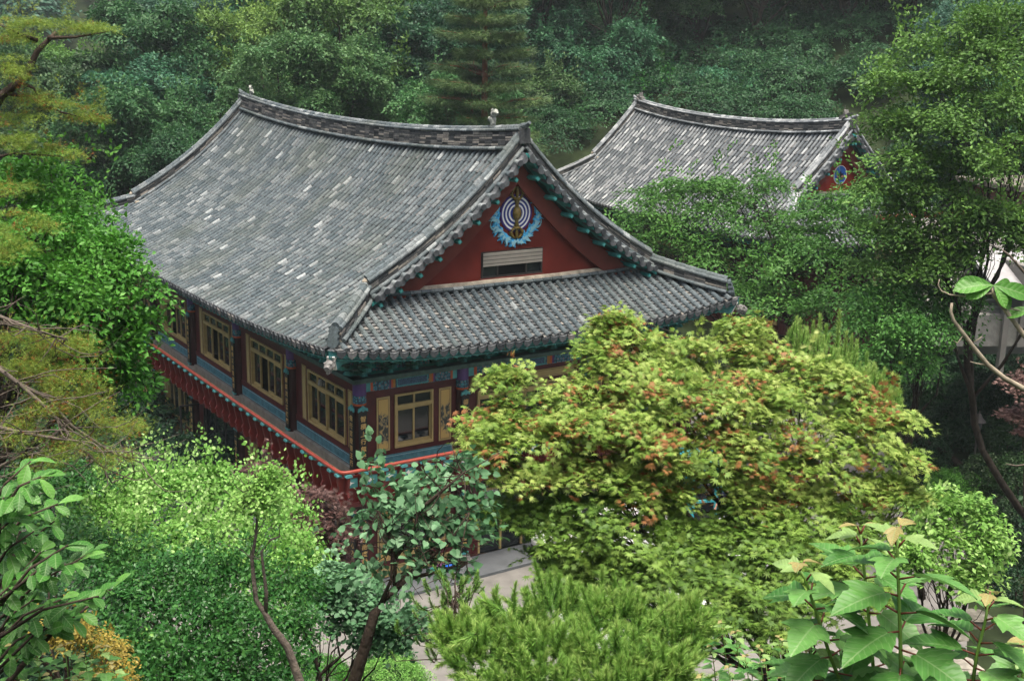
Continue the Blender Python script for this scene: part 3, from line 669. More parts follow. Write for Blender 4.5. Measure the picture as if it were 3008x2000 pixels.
def window(F, t0, t1, h0, h1, panes=4, transom=.27, open_=None, lattice=(), parent=None, slats=True, blind=False):
    w = t1 - t0; mb = MB(F); fr = .055
    mb.box((t0, -.04, h0), (t1, .05, h0 + .075)); mb.box((t0, -.02, h1 - fr), (t1, .05, h1)); mb.box((t0, -.04, h0 + .075), (t0 + fr, .05, h1 - fr)); mb.box((t1 - fr, -.04, h0 + .075), (t1, .05, h1 - fr))
    ht = h1 - transom; mb.box((t0 + fr, -.03, ht - .1), (t1 - fr, .055, ht))
    o = mb.build('window', BEIGE, parent or HALL, bevel=.004)
    mb = MB(F); pw = (w - 2 * fr) / panes
    for i in range(panes):
        a = t0 + fr + i * pw; mb.box((a, -.03, ht), (a + .03, .03, h1 - fr)); mb.box((a + pw - .02, -.02, ht), (a + pw, .03, h1 - fr))
        if i == open_: continue
        dd = -.045 if i % 2 else 0
        mb.box((a, -.03 + dd, h0 + .075), (a + .04, .03 + dd, ht - .1)); mb.box((a + pw - .035, -.03 + dd, h0 + .075), (a + pw, .03 + dd, ht - .1)); mb.box((a + .04, -.03 + dd, h0 + .075), (a + pw - .035, .03 + dd, h0 + .15)); mb.box((a + .04, -.03 + dd, ht - .15), (a + pw - .035, .03 + dd, ht - .1))
    mb.build('sash', BEIGE, o)
    mb = MB(F)
    for i in range(panes):
        a = t0 + fr + i * pw; mb.box((a + .03, -.012, ht), (a + pw - .02, -.008, h1 - fr))
        if i == open_: continue
        dd = -.045 if i % 2 else 0; mb.box((a + .04, -.012 + dd, h0 + .15), (a + pw - .035, -.008 + dd, ht - .15))
    mb.build('pane', GLASS, o)
    mb = MB(F); mb.box((t0, -.9, h0), (t1, -.7, h1)); mb.box((t0, -.7, h0 - .02), (t1, -.12, h0)); mb.build('room_behind', INNER, o)
    mb = MB(F); T = .014
    for i in lattice:
        a = t0 + fr + i * pw + .04; b = a + pw - .075; lo, hi = h0 + .15, ht - .15; dd = -.06 if i % 2 else -.02; H = hi - lo; Wd = b - a
        xs = [0, .2, .75, 1]; 
        for x in (.0, .17, .8, 1.0): mb.box((a + x * Wd - T, dd - .005, lo), (a + x * Wd + T, dd, hi))
        for y in np.linspace(0, 1, 15)[1:-1]:
            if .1 < y < .3 or .68 < y < .92: mb.box((a, dd - .005, lo + y * H - T), (a + .17 * Wd, dd, lo + y * H + T)); mb.box((a + .8 * Wd, dd - .005, lo + y * H - T), (b, dd, lo + y * H + T))
            else: mb.box((a, dd - .005, lo + y * H - T), (b, dd, lo + y * H + T))
        for x in (.38, .6): mb.box((a + x * Wd - T, dd - .005, lo), (a + x * Wd + T, dd, lo + .1 * H)); mb.box((a + x * Wd - T, dd - .005, lo + .3 * H), (a + x * Wd + T, dd, lo + .68 * H))
    if lattice: mb.build('lattice', BEIGE, o)
    if blind:
        cm_ = [mat('dim_curtain', (.11, .11, .1), .9), mat('dim_red_thing', (.12, .03, .025), .9)]
        for i in range(panes):
            a = t0 + fr + i * pw + .05
            if i == open_: continue
            if random.random() < .7: hh = random.uniform(.3, .7) * (ht - h0); mb = MB(F); mb.box((a + pw * .1, -.1, ht - .15 - hh), (a + pw * random.uniform(.4, .8), -.095, ht - .2), random.choice((0, 0, 1))); mb.build('curtain', cm_, o)
    return o
def panel(F, t0, t1, h0, h1, m, parent, name='panel', line=None, d=.02, inset=.03):
    mb = MB(F); mb.box((t0, .0, h0), (t1, d, h1), 0)
    if line:
        for a, b in (((t0 + inset, h0 + inset), (t1 - inset, h0 + inset + .009)), ((t0 + inset, h1 - inset - .009), (t1 - inset, h1 - inset)), ((t0 + inset, h0 + inset), (t0 + inset + .009, h1 - inset)), ((t1 - inset - .009, h0 + inset), (t1 - inset, h1 - inset))):
            mb.box((a[0], d, a[1]), (b[0], d + .003, b[1]), 1)
    return mb.build(name, [m, line or m], parent)

# --- storeys
ZF = 3.05
random.seed(12)
mb = MB()
mb.box((.0, .0, 0), (HW, HL, ZF - .1)); mb.box((.0, .0, ZF - .1), (HW, HL, 5.92))
WALL = None
def walls():
    """wall planes with real openings left for windows"""
    mb = MB()
    def face(F, ln, z0, z1, holes, mi=0, th=.14):
        ts = sorted({0, ln, *[h[0] for h in holes], *[h[1] for h in holes]})
        for a, b in zip(ts, ts[1:]):
            hs = sorted([(h[2], h[3]) for h in holes if h[0] <= a + 1e-6 and h[1] >= b - 1e-6]); z = z0
            for lo, hi in hs:
                if lo > z: mb.add([F(*p) for p in ((a, 0, z), (b, 0, z), (b, 0, lo), (a, 0, lo))], [(0, 1, 2, 3)], mi, .5)
                z = hi
            if z < z1: mb.add([F(*p) for p in ((a, 0, z), (b, 0, z), (b, 0, z1), (a, 0, z1))], [(0, 1, 2, 3)], mi, .5)
        for h in holes:
            for p in (((h[0], 0, h[2]), (h[1], 0, h[2]), (h[1], -th, h[2]), (h[0], -th, h[2])), ((h[0], 0, h[3]), (h[1], 0, h[3]), (h[1], -th, h[3]), (h[0], -th, h[3])), ((h[0], 0, h[2]), (h[0], 0, h[3]), (h[0], -th, h[3]), (h[0], -th, h[2])), ((h[1], 0, h[2]), (h[1], 0, h[3]), (h[1], -th, h[3]), (h[1], -th, h[2]))):
                mb.add([F(*q) for q in p], [(0, 1, 2, 3)], mi, .5)
    face(FL, HL, 0, 5.95, HOL_L); face(FR, HW, 0, 5.95, HOL_R)
    mb.box((HW - .2, 0.0, 0), (HW, HL, 5.95)); mb.box((0, HL - .2, 0), (HW - .2, HL, 5.95)); mb.box((1.2, 1.2, 0), (HW - .3, HL - .3, 5.9), 1)
    mb.box((0.02, 0.02, 2.86), (1.2, HL - .3, 3.0), 1); mb.box((1.2, 0.02, 2.86), (HW - .2, 1.2, 3.0), 1)
    return mb.build('wall', [MAROON, INNER], HALL)
VC = [0, 4.2, 8.45, 12.7, 16.95, HL]; UC = [0, 3.1, 7.3, HW]
HOL_L = []; HOL_R = []
for a, b in zip(VC, VC[1:]):
    HOL_L.append((a + .76, b - 1.06, 3.82, 5.36))
    if abs(a - 8.45) < .1: HOL_L.append((a + .7, b - .75, .02, 2.75))
    else: HOL_L.append((a + .76, b - 1.06, .70, 2.55))
HOL_R += [(1.03, 2.2, 3.78, 5.26), (3.6, 6.8, 3.78, 4.98), (8.1, 9.3, 3.78, 5.26), (1.03, 2.2, .62, 2.2), (3.7, 6.7, .02, 2.6), (8.1, 9.3, .62, 2.2)]
walls()
fronts = [dict(open_=None, lattice=(1, 2, 3)), dict(open_=2, blind=True), dict(open_=2, lattice=(1,), blind=True), dict(open_=2, lattice=(1,), blind=True), dict(open_=1, lattice=(2,))]
for i, (a, b) in enumerate(zip(VC, VC[1:])):
    window(FL, a + .76, b - 1.06, 3.82, 5.36, 4, .3, **fronts[i])
    if i != 2: window(FL, a + .76, b - 1.06, .70, 2.55, 4, .3, open_=None, lattice=(1,) if i != 3 else (1,), blind=True)
    for z0, z1 in ((3.78, 5.4), (.66, 2.6)):
        if i == 2 and z0 < 1: panel(FL, a + .35, a + .6, .1, 2.6, CREAM, HALL, 'wall_panel'); continue
        panel(FL, a + .36, a + .62, z0 + .03, z1, CREAM, HALL, 'wall_panel', line=MAROON, inset=.02); panel(FL, b - .9, b - .62, z0 + .03, z1, CREAM, HALL, 'wall_panel', line=MAROON, inset=.02)
    panel(FL, a + .2, b - .2, 3.33, 3.63, BLUE, HALL, 'dado_panel', line=LINE, d=.025)
    mb = MB(FL); mb.box((a + .1, 0, ZF), (b - .1, .11, 3.31)); mb.build('stone_curb', STONE, HALL, bevel=.01)
    if i != 2:
        panel(FL, a + .2, b - .2, .12, .46, CREAM, HALL, 'dado_panel')
    mb = MB(FL); mb.box((a + .17, 0, 3.64), (b - .17, .035, 3.80)); mb.build('sill_beam', MAROON, HALL); mb = MB(FL); mb.box((a + .17, 0, 5.44), (b - .17, .06, 5.72)); mb.build('lintel_beam', MAROON, HALL)
# glazed entrance on the long side
mb = MB(FL); a, b = 8.45 + .7, 12.7 - .75
for x in np.linspace(a, b - .06, 4): mb.box((x, -.08, .13), (x + .06, -.02, 2.75))
mb.box((a, -.09, 2.1), (b, -.01, 2.17)); dr = mb.build('entrance_door', ALU, HALL)
mb = MB(FL); mb.box((a, -.055, .13), (b, -.05, 2.75)); mb.build('pane', GLASS, dr)
mb = MB(FL); mb.box((a, -.95, .0), (b, -.85, 2.8)); mb.build('room_behind', INNER, dr)
mb = MB(); mb.box((-.9, b - .08, .13), (-.02, b - .02, .19)); mb.box((-.9, b - .08, 2.05), (-.02, b - .02, 2.1)); mb.box((-.9, b - .08, .13), (-.85, b - .02, 2.1)); mb.box((-.07, b - .08, .13), (-.02, b - .02, 2.1)); mb.build('open_door_leaf', ALU, dr)
# right facade
window(FR, 1.03, 2.2, 3.78, 5.26, 2, .3, None, (0, 1)); window(FR, 3.6, 6.8, 3.78, 4.98, 4, .1, None, (1, 2)); window(FR, 8.1, 9.3, 3.78, 5.26, 2, .3, None, (0, 1))
window(FR, 1.03, 2.2, .62, 2.2, 2, .3, None, ()); window(FR, 8.1, 9.3, .62, 2.2, 2, .3, None, ())
mb = MB(FR)
for x in np.linspace(3.7, 6.64, 5): mb.box((x, -.06, .13), (x + .06, .01, 2.6))
mb.box((3.7, -.06, 2.0), (6.7, .01, 2.08)); dr = mb.build('entrance_door', BEIGE, HALL)
mb = MB(FR); mb.box((3.7, -.05, .13), (6.7, -.045, 2.6)); mb.build('pane', GLASS, dr)
mb = MB(FR); mb.box((3.7, -.95, .0), (6.7, -.85, 2.7)); mb.build('room_behind', INNER, dr)
for a, b in ((.5, .89), (2.39, 2.77), (7.55, 7.95), (9.5, 9.95)):
    for z0, z1 in ((3.75, 5.24), (.6, 2.2)):
        o = panel(FR, a, b, z0, z1, BEIGE, HALL, 'painted_panel'); mb = MB(FR); mb.box((a + .045, .0, z0 + .05), (b - .045, .023, z1 - .05), 1); mb.box((a + .055, .0, z0 + .06), (b - .055, .026, z1 - .06), 0); mb.build('landscape_painting', [PAINT, MAROON], o)
panel(FR, 3.5, 6.9, 5.08, 5.32, CREAM, HALL, 'wall_panel', line=MAROON, inset=.03)
for a, b in zip(UC, UC[1:]):
    panel(FR, a + .42, b - .28, 3.33, 3.62, BLUE, HALL, 'dado_panel', line=LINE, d=.025, inset=.04)
    mb = MB(FR); mb.box((a + .1, 0, ZF), (b - .1, .11, 3.31)); mb.build('stone_curb', STONE, HALL, bevel=.01)
    if a != 3.1: panel(FR, a + .3, b - .3, .13, .42, CREAM, HALL, 'dado_panel')
    # painted beam between columns
    w = b - a - .34; x0 = a + .17; h0, h1 = 5.46, 5.73; mb = MB(FR); mb.box((x0, 0, h0), (x0 + w, .05, h1), 0, .5)
    segs = [(.0, .05, 1), (.05, .075, 2), (.085, .245, 0), (.25, .27, 3), (.27, .29, 2), (.29, .315, 4), (.33, .67, 5), (.685, .71, 4), (.71, .73, 2), (.73, .75, 3), (.755, .915, 0), (.925, .95, 2), (.95, 1, 1)]
    for p, q, k in segs: mb.box((x0 + p * w, .05, h0 + .012), (x0 + q * w, .056, h1 - .012), k, .5)
    mb.box((x0 + .34 * w, .056, h0 + .05), (x0 + .66 * w, .06, h1 - .05), 6, .5)
    mb.build('painted_beam', [DANC, TEALL, ORNG, PURP, OCHR, TEALL, mat('blue_pattern', (.05, .1, .17), .7, var=.8, vscale=45)], HALL)
for F, ln in ((FL, HL), (FR, HW)):
    mb = MB(F); mb.box((-.3, 0, 5.775), (ln + .3, .3, 5.90)); mb.build('plate_beam', PLATE, HALL, bevel=.01)
LB = ['佛行言證菩王行', '德厚流光普照門', '諸佛正法賢聖僧', '隨順衆生心念力', '一切功德皆成就', '廣修供養大願海']
for i, v in enumerate(VC):
    if i: column(FL, v, ZF, 5.77, LB[i % 6], flip=-1, cap=True); column(FL, v, .1, 2.85, LB[(i + 2) % 6], flip=-1, cap=False)
for i, u in enumerate(UC):
    if i: column(FR, u, ZF, 5.77, ['', '德化人間正法燈', '慈悲喜捨', '清淨'][i] if i < 2 else LB[i], cap=True); column(FR, u, .1, 2.85, LB[i + 1], cap=False)
for z0, z1, ta, tb_ in ((ZF, 5.77, '智積上行無邊行', '佛行言證菩王行'), (.1, 2.85, '若人念能度動行', '大智慧心方便力')):
    o = column(FR, 0, z0, z1, ta, cap=z0 > 1)
    h0, h1 = z0 + .3, z1 - .75; mb = MB(FL); mb.box((-.115, .2, h0), (.115, .235, h1), 0); b = mb.build('calligraphy_board', BLACK, o)
    mb = MB(FL); mb.prism([(-.14, 0), (-.13, .09), (-.05, .12), (0, .17), (.05, .12), (.13, .09), (.14, 0), (.05, .045), (0, -.0), (-.05, .045)], (0, .2, h1 - .02), (1, 0, 0), (0, 0, 1), (0, .05, 0), 0); mb.build('board_top', TEALL, b)
    st = (h1 - h0 - .24) / 7; text_mesh('lettering', tb_, st * .82, st, FL, 0, h1 - .16 - st * .55, .238, b, GOLD, -1)
# --- balcony
BD = .94
BAL = empty('balcony'); BAL.parent = HALL
mb = MB(); mb.box((-BD + .26, -BD + .26, 2.84), (0, HL + .5, ZF)); mb.box((0, -BD + .26, 2.84), (HW + .5, 0, ZF)); mb.build('balcony_floor', FLOORB, BAL)
def rail(F, ln, ext):
    mb = MB(F); sp = .553; n = int((ln + BD) / sp); sp = (ln + BD) / n
    rc = .2; mb.box((-BD + rc, BD - .05 - rc, 2.80), (ln + ext, BD - rc, 3.50), 0)
    mb.box((-BD + rc, BD - rc, 3.47), (ln + ext, BD + .025 - rc, 3.54), 0); mb.box((-BD + rc, BD - rc, 3.14), (ln + ext, BD + .02 - rc, 3.2), 0)
    for i in range(n):
        t0 = -BD + i * sp + .06; t1 = -BD + (i + 1) * sp - .06
        mb.box((t0, BD - rc, 3.205), (t1, BD + .012 - rc, 3.465), 1)
        c = (t0 + t1) / 2; st = [(-.14, 0), (-.05, .018), (0, .065), (.05, .018), (.14, 0), (.05, -.018), (0, -.065), (-.05, -.018)]
        mb.prism(st, (c, BD + .012 - rc, 3.335), (1, 0, 0), (0, 0, 1), (0, .004, 0), 2)
    mb.build('balcony_panel', [REDWOOD, TEALL, WHITE], BAL)
    mb = MB(F)
    prof = [(-.21, 0), (.02, .0), (.05, .03), (.035, .07), (.07, .11), (.05, .15), (.085, .2), (.06, .25), (.10, .30), (.075, .36), (.05, .42), (.06, .5), (.09, .62), (.11, .72), (.11, .84), (.05, .84), (.03, .78), (-.21, .74)]
    for i in range(n + 1):
        t = -BD + i * sp if i else -BD + .12
        mb = MB(F); mb.prism(prof, (t - .035, BD, 2.78), (0, 1, 0), (0, 0, 1), (.07, 0, 0), 0)
        mb.prism([(-.085, 0), (.085, 0), (.1, .03), (.06, .075), (-.06, .075), (-.1, .03)], (t, BD + .01, 3.615), (1, 0, 0), (0, 0, 1), (0, .13, 0), 1)
        mb.build('baluster', [REDWOOD, TEALL], BAL)
rail(FL, HL, .5); rail(FR, HW, .5)
mb = MB(); b = BD + .075; k = .1
mb.tube([(-b, HL + .5, 3.745), (-b, 8, 3.745), (-b, -b + .25, 3.745), (-b + .03, -b + .1, 3.745), (-b + .1, -b + .03, 3.745), (-b + .25, -b, 3.745), (5, -b, 3.745), (HW + .5, -b, 3.745)], .047, 12); mb.build('handrail', RAILRED, BAL, smooth=True)
mb = MB(); mb.box((-BD + .1, -BD + .1, 2.70), (HW + .4, -BD + .2, 2.80)); mb.box((-BD + .1, -BD + .2, 2.70), (-BD + .2, HL, 2.80))
for v in np.arange(0, HL, .7): mb.box((-BD + .2, v, 2.72), (0, v + .1, 2.83))
for u in np.arange(0, HW, .7): mb.box((u, -BD + .2, 2.72), (u + .1, 0, 2.83))
mb.build('balcony_joists', MAROON, BAL, kind='stuff')
# --- gable window with half-drawn blind
gv = R1.gw; F = lambda t, d, z: (t, gv - d, z); t0, t1, h0, h1 = 4.15, 6.2, 7.96, 8.70
mb = MB(F)
for a, b in (((t0, h0), (t1, h0 + .05)), ((t0, h1 - .05), (t1, h1)), ((t0, h0 + .05), (t0 + .05, h1 - .05)), ((t1 - .05, h0 + .05), (t1, h1 - .05)), ((t0 + .5, h0 + .05), (t0 + .55, h1 - .4)), ((t1 - .58, h0 + .05), (t1 - .53, h1 - .4))): mb.box((a[0], .0, a[1]), (b[0], .05, b[1]))
GWN = mb.build('gable_window', ALU, G1)
mb = MB(F); mb.box((t0 + .05, .0, h0 + .05), (t1 - .05, .006, h1 - .05)); mb.build('dark_opening', INNER, GWN)
mb = MB(F); mb.box((t0 + .05, .01, h0 + .05), (t0 + .5, .015, h1 - .35)); mb.build('pane', GLASS, GWN); mb = MB(F); mb.box((t1 - .53, .01, h0 + .05), (t1 - .05, .015, h1 - .35)); mb.build('pane', GLASS, GWN)
mb = MB(F); nb = 18
for i in range(nb):
    z = h1 - .03 - i * .021; mb.add([(t0 + .03, .062, z), (t1 - .03, .062, z), (t1 - .03, .075, z - .019), (t0 + .03, .075, z - .019)], [(0, 1, 2, 3)], 2 if i % 5 == 4 else 0, random.random())
mb.box((t0 + .03, .05, h1 - .03 - nb * .021), (t1 - .03, .06, h1 - .02), 1)
mb.build('roller_blind', [mat('blind_slats', (.30, .28, .23), .6, .3, var=.1), ALU, mat('blind_gap', (.08, .075, .06), .8)], GWN)
mb = MB(F); mb.box((t0 - .05, 0, h0 - .06), (t1 + .05, .07, h0)); mb.build('window_sill', REDBRD, GWN)
# --- emblem
ec, ez = 5.27, 9.72
E0 = empty('emblem'); E0.parent = G1
F = lambda t, d, z: (ec + t, gv - d, ez + z)
def disc(mb, r0, r1, d, mi, n=48):
    vs = [(r * math.cos(2 * math.pi * k / n), d, r * math.sin(2 * math.pi * k / n)) for r in (r0, r1) for k in range(n)]
    mb.add(vs, [(k, (k + 1) % n, n + (k + 1) % n, n + k) for k in range(n)], mi, .5)
EBL = mat('emblem_blue', (.018, .035, .22), .5, .4); EVI = mat('emblem_violet', (.035, .012, .16), .5, .4); EWH = mat('emblem_white', (.8, .8, .78), .5, .4); ECY = mat('emblem_cyan', (.07, .40, .68), .55, .3, var=.45, vscale=18); ECL = mat('emblem_pale_cyan', (.25, .5, .58), .55, .3)
EGO = mat('emblem_gold', (.15, .105, .015), .5, .5, var=.4, vscale=14)
mb = MB(F); rs = [.53, .475, .425, .365, .315, .255, .205, .001]
mb.xf = F
mb.prism([(.53 * math.cos(2 * math.pi * k / 48), .53 * math.sin(2 * math.pi * k / 48)) for k in range(48)], (0, 0, 0), (1, 0, 0), (0, 0, 1), (0, .03, 0), 0)
for i in range(6): disc(mb, rs[i + 2] if i < 5 else .001, rs[i + 1], .034 + .002 * i, (1 if i % 2 == 0 else 2))
mb.build('ringed_disc', [EVI, EWH, EBL], E0)
mb = MB(F)   # double-ended bell-shaped sceptre
def lobe(sgn, x, w, z0, z1, dd=.07):
    pts = []
    for k in range(9):
        t = k / 8; pts.append((x * math.sin(math.pi * (.12 + .8 * t)) , dd, sgn * (z0 + (z1 - z0) * t)))
    mb.tube(pts, [w * (.6 + .6 * math.sin(math.pi * k / 8)) for k in range(9)], 6, 0)
for sgn in (1, -1):
    for x in (-.19, 0, .19): lobe(sgn, x, .042, .40, .74 if sgn > 0 else .70)
    mb.lathe((0, .06, sgn * .40 - .04), [(.05, 0), (.11, .02), (.12, .06), (.05, .08)], 10, 0)
    mb.tube([(0, .06, sgn * .12), (0, .06, sgn * .25), (0, .06, sgn * .40)], [.06, .05, .09], 10, 0)
mb.tube([(0, .06, -.2), (0, .06, -.1), (0, .06, 0), (0, .06, .1), (0, .06, .2)], [.05, .12, .135, .12, .05], 12, 0)
mb.build('sceptre', EGO, E0, smooth=True)
mb = MB(F); rng = np.random.default_rng(5)
for sg in (-1, 1):
    for k in range(17):            # flame-edged foliage scrolls
        th = math.radians(-88 + k * 6.6 * 1.12); r = .69 + .035 * math.sin(k * 1.9) + (.06 if k < 4 else 0); c = np.array([sg * math.cos(th) * r, r * math.sin(th)]) 
        for j in range(5):
            a = th + rng.normal(0, .6) + (.7 if j % 2 else -.2) ; L = rng.uniform(.13, .26); wv = rng.uniform(.035, .065)
            dx, dz = sg * math.cos(a + .7), math.sin(a + .7); nx, nz = -dz, dx
            q = [(c[0] - nx * wv, c[1] - nz * wv), (c[0] + dx * L * .5 - nx * wv * .9, c[1] + dz * L * .5 - nz * wv * .9), (c[0] + dx * L + nx * .03, c[1] + dz * L + nz * .03), (c[0] + dx * L * .5 + nx * wv * .5, c[1] + dz * L * .5 + nz * wv * .5), (c[0] + nx * wv, c[1] + nz * wv)]
            mb.prism(q, (0, 0, 0), (1, 0, 0), (0, 0, 1), (0, .035 + .012 * j + rng.uniform(0, .004), 0), 0 if j < 4 else 1)
    for (x, z, r, a0, a1) in ((.62, -.02, .2, -1.2, 1.2), (.55, .62, .09, -.5, 3.6), (.1, -.80, .07, -3.6, 1.2), (.68, -.28, .17, -1.6, .8)):
        pts = [(sg * (x + r * math.cos(a)), .04, z + r * math.sin(a)) for a in np.linspace(a0, a1, 10)]
        mb.tube(pts, list(np.linspace(.024, .01, 10)), 5, 1)
mb.build('foliage_wreath', [ECY, ECL], E0)
# corner dragon-head beam ends
for (u, v, sx, sy) in ((-1.5, -1.5, -1, -1), (HW + 1.5, -1.5, 1, -1)):
    z = R1.shed(u, v); d = np.array([sx, sy, 0]) / 1.414; n = np.array([-d[1], d[0], 0]); p = np.array([u, v, z - .3]) - d * .5
    mb = MB(); mb.prism([(-.9, .02), (.3, .1), (.42, .14), (.25, -.22), (-.1, -.2), (-.9, -.28)], p - n * .09, d, (0, 0, 1), n * .18, 0); mb.prism([(.26, -.2), (.42, .14), (.445, .13), (.28, -.23)], p - n * .095, d, (0, 0, 1), n * .19, 1)
    o = mb.build('corner_beam', [TEALL, WHITE], HALL)
    mb = MB(); q = p + d * .42 + np.array([0, 0, -.08])
    mb.tube([q, q + d * .1 + np.array([0, 0, .02]), q + d * .2, q + d * .3 + np.array([0, 0, -.03])], [.11, .14, .12, .07], 8, 0); mb.tube([q + d * .12 + np.array([0, 0, -.1]), q + d * .26 + np.array([0, 0, -.14])], [.07, .04], 7, 0)
    for g in (-1, 1): mb.tube([q + n * g * .08 + np.array([0, 0, .1]), q - d * .05 + n * g * .12 + np.array([0, 0, .2])], [.035, .01], 5, 0); mb.tube([q + d * .2 + n * g * .07 + np.array([0, 0, .08]), q + d * .22 + n * g * .08 + np.array([0, 0, .11])], [.035, .03], 6, 0)
    mb.build('dragon_head', mat('weathered_dragon_head', (.15, .15, .14), .8, var=.6, vscale=16, bump=.5), o)
# ridge ornaments: scaly bird-like finials
ORN = mat('weathered_finial', (.27, .29, .25), .85, var=.5, vscale=14, bump=.6)
def finial(parent, u, v, z, s=1., dv=1):
    mb = MB(); V_ = lambda x, y, zz: (u + x * s, v + dv * y * s, z + zz * s)
    mb.tube([V_(0, 0, 0), V_(0, .02, .15), V_(0, -.02, .3), V_(0, .06, .45)], [.07 * s, .09 * s, .12 * s, .08 * s], 8, 0)
    mb.tube([V_(0, .04, .42), V_(0, .16, .5), V_(0, .28, .44)], [.1 * s, .09 * s, .035 * s], 8, 0)
    for k in range(6): a = -.3 + k * .42; mb.prism([(-.025, 0), (.03, 0), (.0, .17)], V_(-.02, -.04 + .03 * k, .42), (0, dv * math.cos(a) * s, math.sin(a) * s), (0, -dv * math.sin(a) * s, math.cos(a) * s), (.05 * s, 0, 0), 0)
    mb.tube([V_(0, .02, .15), V_(0, -.18, .3), V_(0, -.24, .2)], [.05 * s, .06 * s, .02 * s], 6, 0)
    mb.build('ridge_finial', ORN, parent)
finial(HALL, 5.2, 1.9, R1.main(5.2, 1.9) + R1.rh, .95, -1); finial(HALL, 5.2, 19.9, R1.main(5.2, 19.9) + R1.rh, .8)
mb = MB(FL); mb.lathe((1.15, .55, 5.45), [(.07, 0), (.075, .03), (.06, .12), (.03, .17)], 12, 0); mb.xf = None; mb.build('wall_lamp', STONE, HALL, smooth=True)

# ================================================================== second hall
A2 = math.radians(26.07)
W2_, L2_ = 6.4, 17.5
P1_ = np.array([14.413, 52.86]); ux = np.array([math.cos(A2), math.sin(A2)]); vx = np.array([-math.sin(A2), math.cos(A2)])
vg2 = .45
o2 = P1_ - ux * W2_ / 2 - vx * vg2
HALL2 = empty('rear_temple_hall', (o2[0], o2[1], 0), A2, label='smaller pale-tiled temple hall behind the maples with small blue lotus disc on its gable', cat='temple hall')
R2 = Roof(W2_, L2_ + 2 * vg2, 1.4, lambda q: 6.25 + .8 * q + .0055 * q ** 3, ae=.5, ar=.75, vg=vg2, gw=.85, sp=.3, seed=9); R2.rh = .5
tm2 = [TILE2, TILED, PAN2, TILED, STACK, PAN2]
R2.build(HALL2, tm2, both=False)
G2 = R2.gable(HALL2, vd=1, mats=tm2, red=mat('bright_red_boards', (.26, .022, .012), .7, .2, var=.2)); R2.gable(HALL2, vd=-1, mats=tm2)
L2 = R2.L
mb = MB(); mb.box((0, 0, -1), (W2_, L2, 6.4), 0); mb.box((-.04, -.04, 5.3), (W2_ + .04, L2 + .04, 5.6), 1); mb.box((-.1, -.1, 5.9), (W2_ + .1, L2 + .1, 6.05), 2)
mb.build('wall', [MAROON, DANC, PLATE], HALL2)
mb = MB()
for i in range(60):
    v = -.9 + i * (L2 + 1.8) / 59; mb.tube([(-1.3, v, R2.main(-1.4, v) - .3), (-.0, v, R2.main(-1.4, v) - .0)], .055, 6, 0)
for i in range(24):
    u = -.9 + i * (W2_ + 1.8) / 23; mb.tube([(u, -1.3, R2.shed(u, -1.4) - .3), (u, -.0, R2.shed(u, -1.4) - .0)], .055, 6, 0)
mb.build('rafters', TEAL, HALL2, kind='stuff')
for i, v in enumerate(np.linspace(0, L2, 6)):
    mb = MB(); mb.lathe((-.08, v, 1), [(.17, 0), (.16, 4.9)], 12); mb.build('column', DARKCOL, HALL2)
    if i < 5:
        w = L2 / 5; mb = MB(FL); mb.box((v + .4, .0, 2.6), (v + w - .4, .05, 4.9)); o = mb.build('window', BEIGE, HALL2); mb = MB(FL)
        for k in range(3): mb.box((v + .5 + k * (w - 1) / 3, .05, 2.75), (v + .42 + (k + 1) * (w - 1) / 3, .06, 4.75))
        mb.build('pane', GLASS, o)
for i, u in enumerate(np.linspace(0, W2_, 4)):
    mb = MB(); mb.lathe((u, -.08, 1), [(.17, 0), (.16, 4.9)], 12); mb.build('column', DARKCOL, HALL2)
F = lambda t, d, z: (t, R2.gw - d, z)
mb = MB(F); zc = 9.0
mb.prism([(.36 * math.cos(2 * math.pi * k / 32), .42 * math.sin(2 * math.pi * k / 32)) for k in range(32)], (W2_ / 2, 0, zc), (1, 0, 0), (0, 0, 1), (0, .03, 0), 0)
mb.prism([(.33 * math.cos(2 * math.pi * k / 32), .39 * math.sin(2 * math.pi * k / 32)) for k in range(32)], (W2_ / 2, .03, zc), (1, 0, 0), (0, 0, 1), (0, .004, 0), 1)
for a, L_, k in ((-1.1, .24, 3), (1.1, .24, 3), (-.6, .28, 2), (.6, .28, 2), (0, .34, 2)):
    ax = np.array([math.cos(a), 0, -math.sin(a)]); ay = np.array([math.sin(a), 0, math.cos(a)])
    mb.prism([(0, 0), (-.07, L_ * .5), (0, L_), (.07, L_ * .5)], (W2_ / 2, .036 + .003 * abs(a), zc - .14), ax, ay, (0, .006, 0), k)
mb.prism([(-.24, .02), (.24, .02), (.12, -.1), (-.12, -.1)], (W2_ / 2, .04, zc - .12), (1, 0, 0), (0, 0, 1), (0, .006, 0), 2)
mb.build('lotus_disc', [EWH, mat('disc_blue', (.02, .13, .5), .5, .4), mat('lotus_dark', (.02, .015, .02), .6), mat('lotus_pink', (.5, .22, .16), .6)], G2)
for v, dv in ((.9, -1), (L2 - .9, 1)):
    z = R2.main(W2_ / 2, v) + R2.rh; mb = MB(); c = W2_ / 2
    mb.prism([(-.3, -.45), (.32, -.42), (.36, -.1), (.22, .12), (.3, .3), (.1, .22), (.0, .42), (-.06, .2), (-.25, .16), (-.34, -.1)], (c - .12, v + dv * .1, z), (0, dv, 0), (0, 0, 1), (.24, 0, 0), 0)
    for g in (-1, 1): mb.tube([(c + g * .14, v + dv * .1, z), (c + g * .17, v + dv * .2, z + .1), (c + g * .14, v + dv * .32, z + .12)], [.07, .06, .03], 6, 0)
    mb.tube([(c, v, z + .3), (c, v + dv * .02, z + .6)], [.02, .012], 5, 0)
    mb.build('ridge_finial', mat('dark_finial', (.12, .12, .11), .85, var=.5, vscale=12, bump=.6), HALL2)

